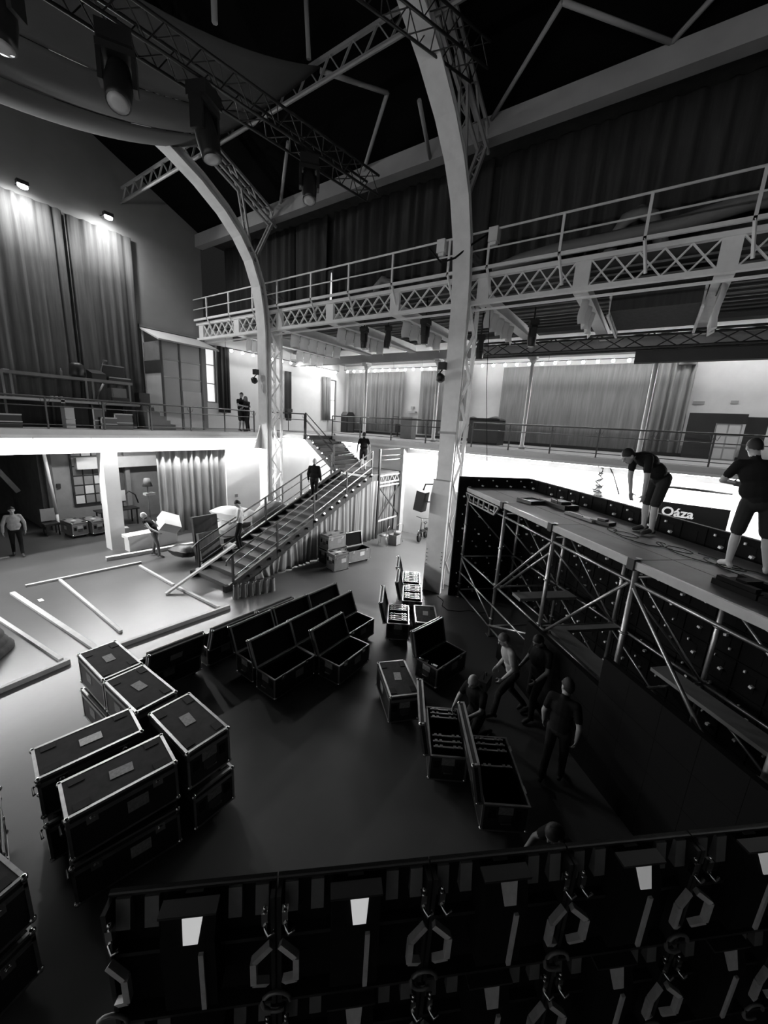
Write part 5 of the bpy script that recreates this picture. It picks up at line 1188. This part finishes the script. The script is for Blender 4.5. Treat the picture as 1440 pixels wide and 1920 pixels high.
def person(label, loc, head_deg, J, shirt=M_BLKCLOTH, pants=M_DKCLOTH, shoes=M_SHOE, skin=M_SKIN, hair=M_HAIRD, sleeve='short', shorts=False, look=(0, 1, 0), scale=1.0, hairstyle='short', fingers=0.35, voxel=0.0125, belly=1.0, group=None):
    t = thing('person', label, 'person', loc, math.radians(head_deg), group)
    P = {k: Vector(v) for k, v in J.items()}
    bm_ = bmesh.new(); segs = []          # (p0, p1, r, zone)
    def limb(a, b, r0, r1, zone): cone(bm_, a, b, r0, r1); segs.append((Vector(a), Vector(b), (r0 + r1) / 2, zone))
    # torso
    sl, sr = P['shol'], P['shor']; side = (sr - sl).normalized(); up = (P['chest'] - P['pelvis']).normalized(); fwd = up.cross(side).normalized()
    if fwd.dot(Vector((0, 1, 0))) < 0 and abs(up.z) > 0.5: fwd = -fwd
    def Rm(u):
        f = side.cross(u).normalized(); s2 = u.cross(f).normalized(); return Matrix((s2, f, u)).transposed()
    R1 = Rm((P['waist'] - P['pelvis']).normalized()); R2 = Rm((P['neck'] - P['chest']).normalized())
    ellipsoid(bm_, P['pelvis'], (.165, .115*belly, .13), R1); segs.append((P['pelvis'], P['pelvis'] + Vector((0, 0, .01)), .12, 'pants'))
    ellipsoid(bm_, P['waist'], (.165*belly, .115*belly, .16), R1); segs.append((P['pelvis'].lerp(P['waist'], .5), P['waist'], .14, 'shirt'))
    ellipsoid(bm_, P['chest'], (.185, .125, .19), R2); segs.append((P['waist'], P['chest'], .15, 'shirt'))
    ellipsoid(bm_, P['chest'].lerp(P['neck'], .45), (.17, .1, .1), R2); segs.append((P['chest'], P['neck'].lerp(P['chest'], .25), .13, 'shirt'))
    limb(sl.lerp(sr, .02), sr.lerp(sl, .02), .066, .066, 'shirt')
    limb(P['neck'], P['head'] - (P['head'] - P['neck']) * .25, .056, .052, 'skin')
    # head
    lk = Vector(look).normalized(); hu = (P['head'] - P['neck']).normalized() * .6 + Vector((0, 0, .6)); hu = (hu - lk * hu.dot(lk)).normalized(); hs = lk.cross(hu).normalized()
    RH = Matrix((hs, lk, hu)).transposed(); hc = P['head']
    ellipsoid(bm_, hc + hu * .02, (.076, .095, .108), RH); ellipsoid(bm_, hc + lk * .03 - hu * .055, (.056, .062, .062), RH)
    cone(bm_, hc + lk * .092 + hu * .012, hc + lk * .113 - hu * .022, .012, .017, 8)
    for s in (-1, 1): ellipsoid(bm_, hc + hs * (s * .08) - lk * .005 - hu * .005, (.014, .026, .034), RH)
    ellipsoid(bm_, hc + lk * .088 + hu * .034, (.05, .014, .012), RH)
    segs.append((hc - hu * .06, hc + hu * .06, .085, 'skin'))
    for k, s in (('l', -1), ('r', 1)):
        sh, el, wr = P['sho' + k], P['elb' + k], P['wri' + k]
        cut = {'short': .62, 'long': 1.0, 'none': .12}[sleeve]
        mid = sh.lerp(el, cut)
        limb(sh, mid, .062, .058, 'shirt')
        if sleeve == 'long': limb(el, el.lerp(wr, .93), .052, .043, 'shirt'); limb(el.lerp(wr, .9), wr, .032, .029, 'skin')
        else: limb(mid, el, .046, .042, 'skin'); limb(el, wr, .043, .029, 'skin')
        # hand: palm, four bent fingers, thumb
        d = (wr - el).normalized(); pn = Vector((-s, 0, 0)) - d * Vector((-s, 0, 0)).dot(d)
        pn = pn.normalized() if pn.length > .1 else Vector((0, 0, 1)); ac = d.cross(pn).normalized()
        palm = wr + d * .05; Rp = Matrix((ac, pn, d)).transposed()
        ellipsoid(bm_, palm, (.043, .018, .055), Rp); segs.append((wr, palm + d * .03, .04, 'skin'))
        for i, (o, L_) in enumerate(((-.032, .062), (-.011, .075), (.011, .070), (.031, .055))):
            b0 = wr + d * .085 + ac * o * .95; b1 = b0 + (d + pn * fingers).normalized() * L_ * .5; b2 = b1 + (d + pn * fingers * 2.6).normalized() * L_ * .55
            cone(bm_, b0, b1, .0105, .010, 6); cone(bm_, b1, b2, .010, .0085, 6); segs.append((b0, b2, .01, 'skin'))
        tb_ = wr + d * .03 - ac * .035; t1 = tb_ + (d * .6 - ac * .9 + pn * .5).normalized() * .045; t2 = t1 + (d + pn * .5 - ac * .2).normalized() * .035
        cone(bm_, tb_, t1, .014, .012, 6); cone(bm_, t1, t2, .012, .009, 6); segs.append((tb_, t2, .012, 'skin'))
        hp, kn, an, to = P['hip' + k], P['knee' + k], P['ank' + k], P['toe' + k]
        if shorts:
            m2 = hp.lerp(kn, .9); limb(hp, m2, .096, .082, 'pants'); limb(m2, kn, .056, .054, 'skin'); limb(kn, kn.lerp(an, .35), .054, .058, 'skin'); limb(kn.lerp(an, .35), an, .056, .036, 'skin')
        else:
            limb(hp, kn, .092, .064, 'pants'); limb(kn, an.lerp(kn, .06), .062, .05, 'pants')
        heel = an + (an - to).normalized() * .05; heel.z = min(heel.z, an.z - .03) if to.z < an.z else heel.z
        limb(an, to.lerp(an, .25), .04, .042, 'shoes'); limb(an, heel, .038, .034, 'shoes'); limb(to.lerp(an, .25), to, .042, .03, 'shoes')
    me0 = bpy.data.meshes.new('tmp'); bm_.to_mesh(me0); bm_.free()
    o0 = bpy.data.objects.new('tmp_body', me0); COL.objects.link(o0)
    md = o0.modifiers.new('r', 'REMESH'); md.mode = 'VOXEL'; md.voxel_size = voxel; md.use_smooth_shade = True
    ms = o0.modifiers.new('s', 'SMOOTH'); ms.factor = .5; ms.iterations = 3
    dg = bpy.context.evaluated_depsgraph_get(); me = bpy.data.meshes.new_from_object(o0.evaluated_get(dg)); bpy.data.objects.remove(o0); bpy.data.meshes.remove(me0)
    me.name = 'body'; me.materials.clear()
    zones = {'skin': (0, skin), 'shirt': (1, shirt), 'pants': (2, pants), 'shoes': (3, shoes)}
    for k in ('skin', 'shirt', 'pants', 'shoes'): me.materials.append(zones[k][1])
    nf = len(me.polygons); ce = np.empty(nf * 3, dtype=np.float32); me.polygons.foreach_get('center', ce); ce = ce.reshape(-1, 3)
    best = np.full(nf, 9.0); zi = np.zeros(nf, dtype=np.int32)
    for a, b, r_, zn in segs:
        a_ = np.array(a); ab = np.array(b - a); u = np.clip(((ce - a_) @ ab) / max(float(ab @ ab), 1e-9), 0, 1)
        dd = np.linalg.norm(ce - a_ - u[:, None] * ab, axis=1) - r_; k = dd < best; best[k] = dd[k]; zi[k] = zones[zn][0]
    me.polygons.foreach_set('material_index', zi); me.polygons.foreach_set('use_smooth', np.ones(nf, dtype=bool))
    body = link('body', me, t)
    # hair and eyes
    m = MB(); cap = []
    R4 = RH
    def hair_fn(u, v):
        a = u * 2 * PI; th = v * PI * ((0.55 if hairstyle != 'long' else 0.58) + 0.19 * max(0, -math.sin(a)) - 0.16 * max(0, math.sin(a)))
        q = Vector((.083 * math.sin(th) * math.cos(a), .103 * math.sin(th) * math.sin(a) - .006, .117 * math.cos(th) + .004 * math.sin(9 * a)))
        return hc + hu * .02 + R4 @ q
    if hairstyle != 'bald':
        m.grid(hair_fn, 20, 8); 
        if hairstyle == 'long': m.ball(hc - lk * .06 - hu * .06, (.075, .05, .13), 10, 8, RH)
        if hairstyle == 'beard': m.ball(hc + lk * .045 - hu * .085, (.05, .05, .04), 10, 8, RH)
        if hairstyle == 'cap':
            m.grid(lambda u, v: hc + hu * .055 + lk * (.08 + .09 * v) + hs * (u - .5) * (.15 - .04 * v) - hu * .01 * v, 8, 3, hu * .008)
        m.build('cap' if hairstyle == 'cap' else 'hair', hair, t)
    e = MB()
    for s in (-1, 1): e.ball(hc + hs * (s * .032) + lk * .089 + hu * .016, (.012, .008, .008), 8, 6, RH)
    e.ball(hc + lk * .086 - hu * .062, (.022, .008, .005), 8, 6, RH)
    e.build('face_features', M_EYE, t)
    t.scale = (scale,) * 3
    return t
def pose(**kw):
    J = base_pose(); J.update(kw); return J
HR = -55.2            # heading whose front faces the right of the picture; heading is the turn from +y
def facing(dx, dy): return math.degrees(math.atan2(dy, dx)) - 90
# 1 walking man in the doorway
person('man in a pale shirt walking through the doorway at left', (3.34, 17.55, 0), facing(-.15, -1), pose(kneel=(-.1, .1, .52), ankl=(-.1, .16, .09), toel=(-.11, .32, .05), kneer=(.1, .02, .5), ankr=(.1, -.22, .11), toer=(.11, -.08, .035), elbl=(-.27, -.06, 1.15), wril=(-.27, -.02, .88), elbr=(.28, .0, 1.15), wrir=(.3, .1, .92)), shirt=M_SHIRTL, pants=M_BLKCLOTH, sleeve='long', belly=1.15)
# 2 man carrying a white box
person('grey-haired man in a dark vest and jeans carrying a white box', (6.38, 14.3, 0), facing(.57, -.82), pose(pelvis=(0, .02, .93), waist=(0, -.03, 1.06), chest=(0, -.16, 1.24), neck=(0, -.27, 1.36), head=(0, -.33, 1.5), shol=(-.175, -.22, 1.34), shor=(.175, -.22, 1.34), elbl=(-.2, .0, 1.12), wril=(-.17, .25, 1.02), elbr=(.22, .0, 1.1), wrir=(.19, .24, .98), hipl=(-.09, .02, .9), hipr=(.09, .02, .9), kneel=(-.11, -.06, .49), ankl=(-.11, -.16, .09), toel=(-.12, 0, .035), kneer=(.11, .16, .5), ankr=(.12, .2, .085), toer=(.13, .36, .035)), shirt=M_BLKCLOTH, pants=M_JEANS, hair=M_HAIRL, sleeve='none', look=(-.2, .6, .1), skin=M_SKIN)
R_ = Matrix.Rotation(math.radians(-55), 3, 'Z') @ Matrix.Rotation(0.75, 3, 'X')
small('carried_box', 'white square box carried by the grey-haired man', 'box', MB().box((6.72, 13.85, 1.3), (0.62, 0.62, 0.36), Matrix.Rotation(math.radians(-20), 3, 'Z') @ Matrix.Rotation(0.55, 3, 'X') @ Matrix.Rotation(0.5, 3, 'Y')), M_WHITE)
# 3 man in white on the stairs
person('man in a white T-shirt walking down the lower stairs', (7.75, 11.15, 0.667), facing(-.75, .66), pose(kneel=(-.1, .12, .5), ankl=(-.1, .04, .085), toel=(-.1, .2, .035), kneer=(.1, .06, .5), ankr=(.1, .0, .085), toer=(.11, .16, .035), head=(0, .06, 1.62), elbr=(.25, -.06, 1.15), wrir=(.25, .12, 1.0), elbl=(-.24, .04, 1.14), wril=(-.2, .24, 1.02)), shirt=M_SHIRTW, pants=M_BLKCLOTH, look=(0, .8, -.5))
# 4 man going up
person('person in a loose black jacket climbing the middle of the stairs', (10.82, 10.7, 2.0), facing(.8, .5), pose(kneel=(-.08, .05, .52), ankl=(-.08, .0, .085), toel=(-.08, .16, .035), kneer=(.08, .02, .5), ankr=(.09, -.06, .085), toer=(.1, .1, .035)), shirt=M_BLKCLOTH, pants=M_BLKCLOTH, shoes=M_SHOEL, hair=M_HAIRL, sleeve='long', belly=1.35, scale=.98)
# 5 man on the landing
person('man in black shorts seen from behind on the stair landing', (14.3, 11.0, 3.0), facing(.75, .6), pose(kneel=(-.1, .1, .5), ankl=(-.1, .1, .085), toel=(-.1, .26, .035), ankr=(.1, -.2, .1), kneer=(.1, -.03, .5), toer=(.1, -.06, .035), elbl=(-.27, -.02, 1.15), wril=(-.29, .05, .9), elbr=(.27, -.04, 1.15), wrir=(.29, .03, .9)), shorts=True, belly=1.1)
# 6 couple on the gallery
person('man in a dark cap on the gallery, hugging the person beside him', (11.58, 16.3, GZ + .012), facing(.1, -1), pose(elbr=(.32, .16, 1.2), wrir=(.06, .34, 1.16), elbl=(-.3, .1, 1.2), wril=(-.2, .36, 1.16), head=(0, .04, 1.66)), shorts=True, hair=M_HAIRD, hairstyle='cap', look=(.9, .4, 0), belly=1.15, group='couple on the gallery')
person('fair-haired person in dark clothes being hugged on the gallery', (11.74, 16.06, GZ + .012), facing(-.45, .9), pose(elbl=(-.28, .12, 1.15), wril=(-.16, .3, 1.1), elbr=(.27, .1, 1.15), wrir=(.18, .3, 1.05), head=(-.05, .05, 1.6)), shorts=False, hair=M_HAIRM, hairstyle='long', scale=.94, group='couple on the gallery')
# 7 bending man on the stage
person('man in black shorts bending down on the stage deck', (8.36, -.15, DZ + .05), facing(-.62, .78), pose(pelvis=(0, -.08, .93), waist=(0, .06, 1.06), chest=(0, .24, 1.22), neck=(0, .4, 1.28), head=(0, .55, 1.26), shol=(-.17, .33, 1.25), shor=(.17, .33, 1.25), elbl=(-.2, .33, .95), wril=(-.17, .3, .68), elbr=(.2, .31, .94), wrir=(.17, .27, .66), hipl=(-.09, -.07, .9), hipr=(.09, -.07, .9), kneel=(-.11, .02, .5), kneer=(.11, -.0, .5), ankl=(-.12, -.0, .085), ankr=(.13, -.06, .085), toel=(-.13, .16, .035), toer=(.15, .1, .035)), shorts=True, shoes=M_SHOE, look=(0, .75, -.6), belly=1.2, scale=1.09, skin=M_SKIN)
# 8 man at the right of the stage
person('man in black shorts standing with legs apart at the right end of the stage', (6.95, -1.31, DZ + .05), facing(.96, .1), pose(pelvis=(-.04, 0, .93), waist=(-.07, .01, 1.08), chest=(-.12, .03, 1.28), neck=(-.16, .04, 1.45), head=(-.19, .09, 1.6), shol=(-.32, .03, 1.39), shor=(.05, .03, 1.41), hipl=(-.13, 0, .9), hipr=(.06, 0, .9), kneel=(-.16, .03, .5), ankl=(-.18, -.02, .085), toel=(-.23, .13, .035), kneer=(.14, .03, .5), ankr=(.21, -.02, .085), toer=(.26, .13, .035), elbl=(-.42, .1, 1.16), wril=(-.26, .3, 1.12), elbr=(.13, .1, 1.17), wrir=(-.04, .3, 1.1)), shorts=True, shoes=M_SHOEL, look=(-.1, .9, -.4), belly=1.2, scale=1.03)
# 9 striding man in a pale shirt and a second man behind him
person('man in a pale T-shirt striding past the scaffold with gear in his hand', (6.55, 1.4, 0), facing(-.6, .75), pose(pelvis=(0, 0, .93), waist=(0, .05, 1.08), chest=(0, .12, 1.27), neck=(0, .17, 1.42), head=(0, .24, 1.56), shol=(-.175, .14, 1.38), shor=(.175, .14, 1.38), elbl=(-.22, .1, 1.1), wril=(-.22, .27, .92), elbr=(.22, .05, 1.1), wrir=(.22, .2, .88), kneel=(-.09, .25, .52), ankl=(-.1, .3, .09), toel=(-.1, .46, .05), kneer=(.09, -.05, .5), ankr=(.1, -.36, .16), toer=(.1, -.26, .05)), shirt=M_SHIRTL, pants=M_DKCLOTH, look=(0, .8, -.4), hair=M_HAIRM)
person('man in dark clothes walking close behind the one in the pale T-shirt', (6.78, 1.0, 0), facing(-.7, .5), pose(head=(0, .12, 1.6), chest=(0, .06, 1.29), elbl=(-.24, .05, 1.12), wril=(-.22, .24, .98), elbr=(.25, .05, 1.12), wrir=(.22, .24, .98), kneel=(-.1, .14, .5), ankl=(-.1, .12, .085), toel=(-.1, .28, .035), ankr=(.1, -.2, .11)), shirt=M_BLKCLOTH, pants=M_BLKCLOTH, skin=M_SKIND, look=(0, .8, -.4), hairstyle='short')
small('gear_bag', 'small dark gear bag held by the striding man', 'bag', MB().box((6.1, 1.75, .78), (.3, .16, .22)).path([(6.03, 1.75, .88), (6.05, 1.75, .98), (6.15, 1.75, .98), (6.17, 1.75, .88)], .012, 6).ball((6.0, 1.8, .78), (.08, .1, .08), 8, 6), M_BLKM)
# 11 man in dark clothes
person('man in a black T-shirt standing on the bare floor near the LED wall', (5.58, .42, 0), facing(.75, -.1), pose(kneel=(-.1, .0, .5), ankl=(-.1, -.12, .085), toel=(-.1, .04, .035), kneer=(.1, .08, .5), ankr=(.1, .12, .085), toer=(.1, .28, .035), elbr=(.26, -.05, 1.14), wrir=(.24, .0, .88)), shirt=M_BLKCLOTH, pants=M_DKCLOTH, look=(-.7, .6, -.1), hairstyle='short', skin=M_SKIN)
# 12 bald man bending over a case
person('bald man in black kneeling behind the half-filled cases', (5.66, 1.72, 0), facing(-.85, .3), pose(pelvis=(0, -.05, .5), waist=(0, -.03, .64), chest=(0, .04, .84), neck=(0, .08, 1.0), head=(0, .14, 1.14), shol=(-.175, .05, .95), shor=(.175, .05, .95), elbl=(-.24, .16, .72), wril=(-.16, .36, .66), elbr=(.24, .16, .72), wrir=(.16, .36, .66), hipl=(-.09, -.05, .46), hipr=(.09, -.05, .46), kneel=(-.13, .22, .09), kneer=(.13, .22, .09), ankl=(-.13, -.2, .08), ankr=(.13, -.2, .08), toel=(-.13, -.34, .04), toer=(.13, -.34, .04)), hairstyle='bald', look=(0, .8, -.4), skin=M_SKIN)
# 13 crouching man by the foreground wall
person('crouching man in dark clothes half hidden behind the foreground LED wall', (3.98, .02, 0), facing(-.6, .6), pose(pelvis=(0, -.16, .42), waist=(0, -.1, .56), chest=(0, .02, .74), neck=(0, .1, .88), head=(0, .18, 1.0), shol=(-.17, .06, .84), shor=(.17, .06, .84), elbl=(-.26, .2, .62), wril=(-.14, .4, .6), elbr=(.26, .2, .62), wrir=(.14, .4, .62), hipl=(-.1, -.14, .4), hipr=(.1, -.14, .4), kneel=(-.17, .24, .52), kneer=(.17, .24, .5), ankl=(-.13, -.02, .085), ankr=(.13, -.02, .085), toel=(-.14, .13, .035), toer=(.14, .13, .035)), look=(0, .7, -.6), skin=M_SKIND)
small('power_tool', 'shiny tool in the hands of the crouching man', 'tool', MB().box((3.72, .33, .62), (.2, .08, .08), Matrix.Rotation(.6, 3, 'Z')).box((3.77, .29, .55), (.05, .06, .16)), M_CHROME)
# internal helper flags are not part of the scene
for o in bpy.data.objects:
    if o.get('_w'): del o['_w']
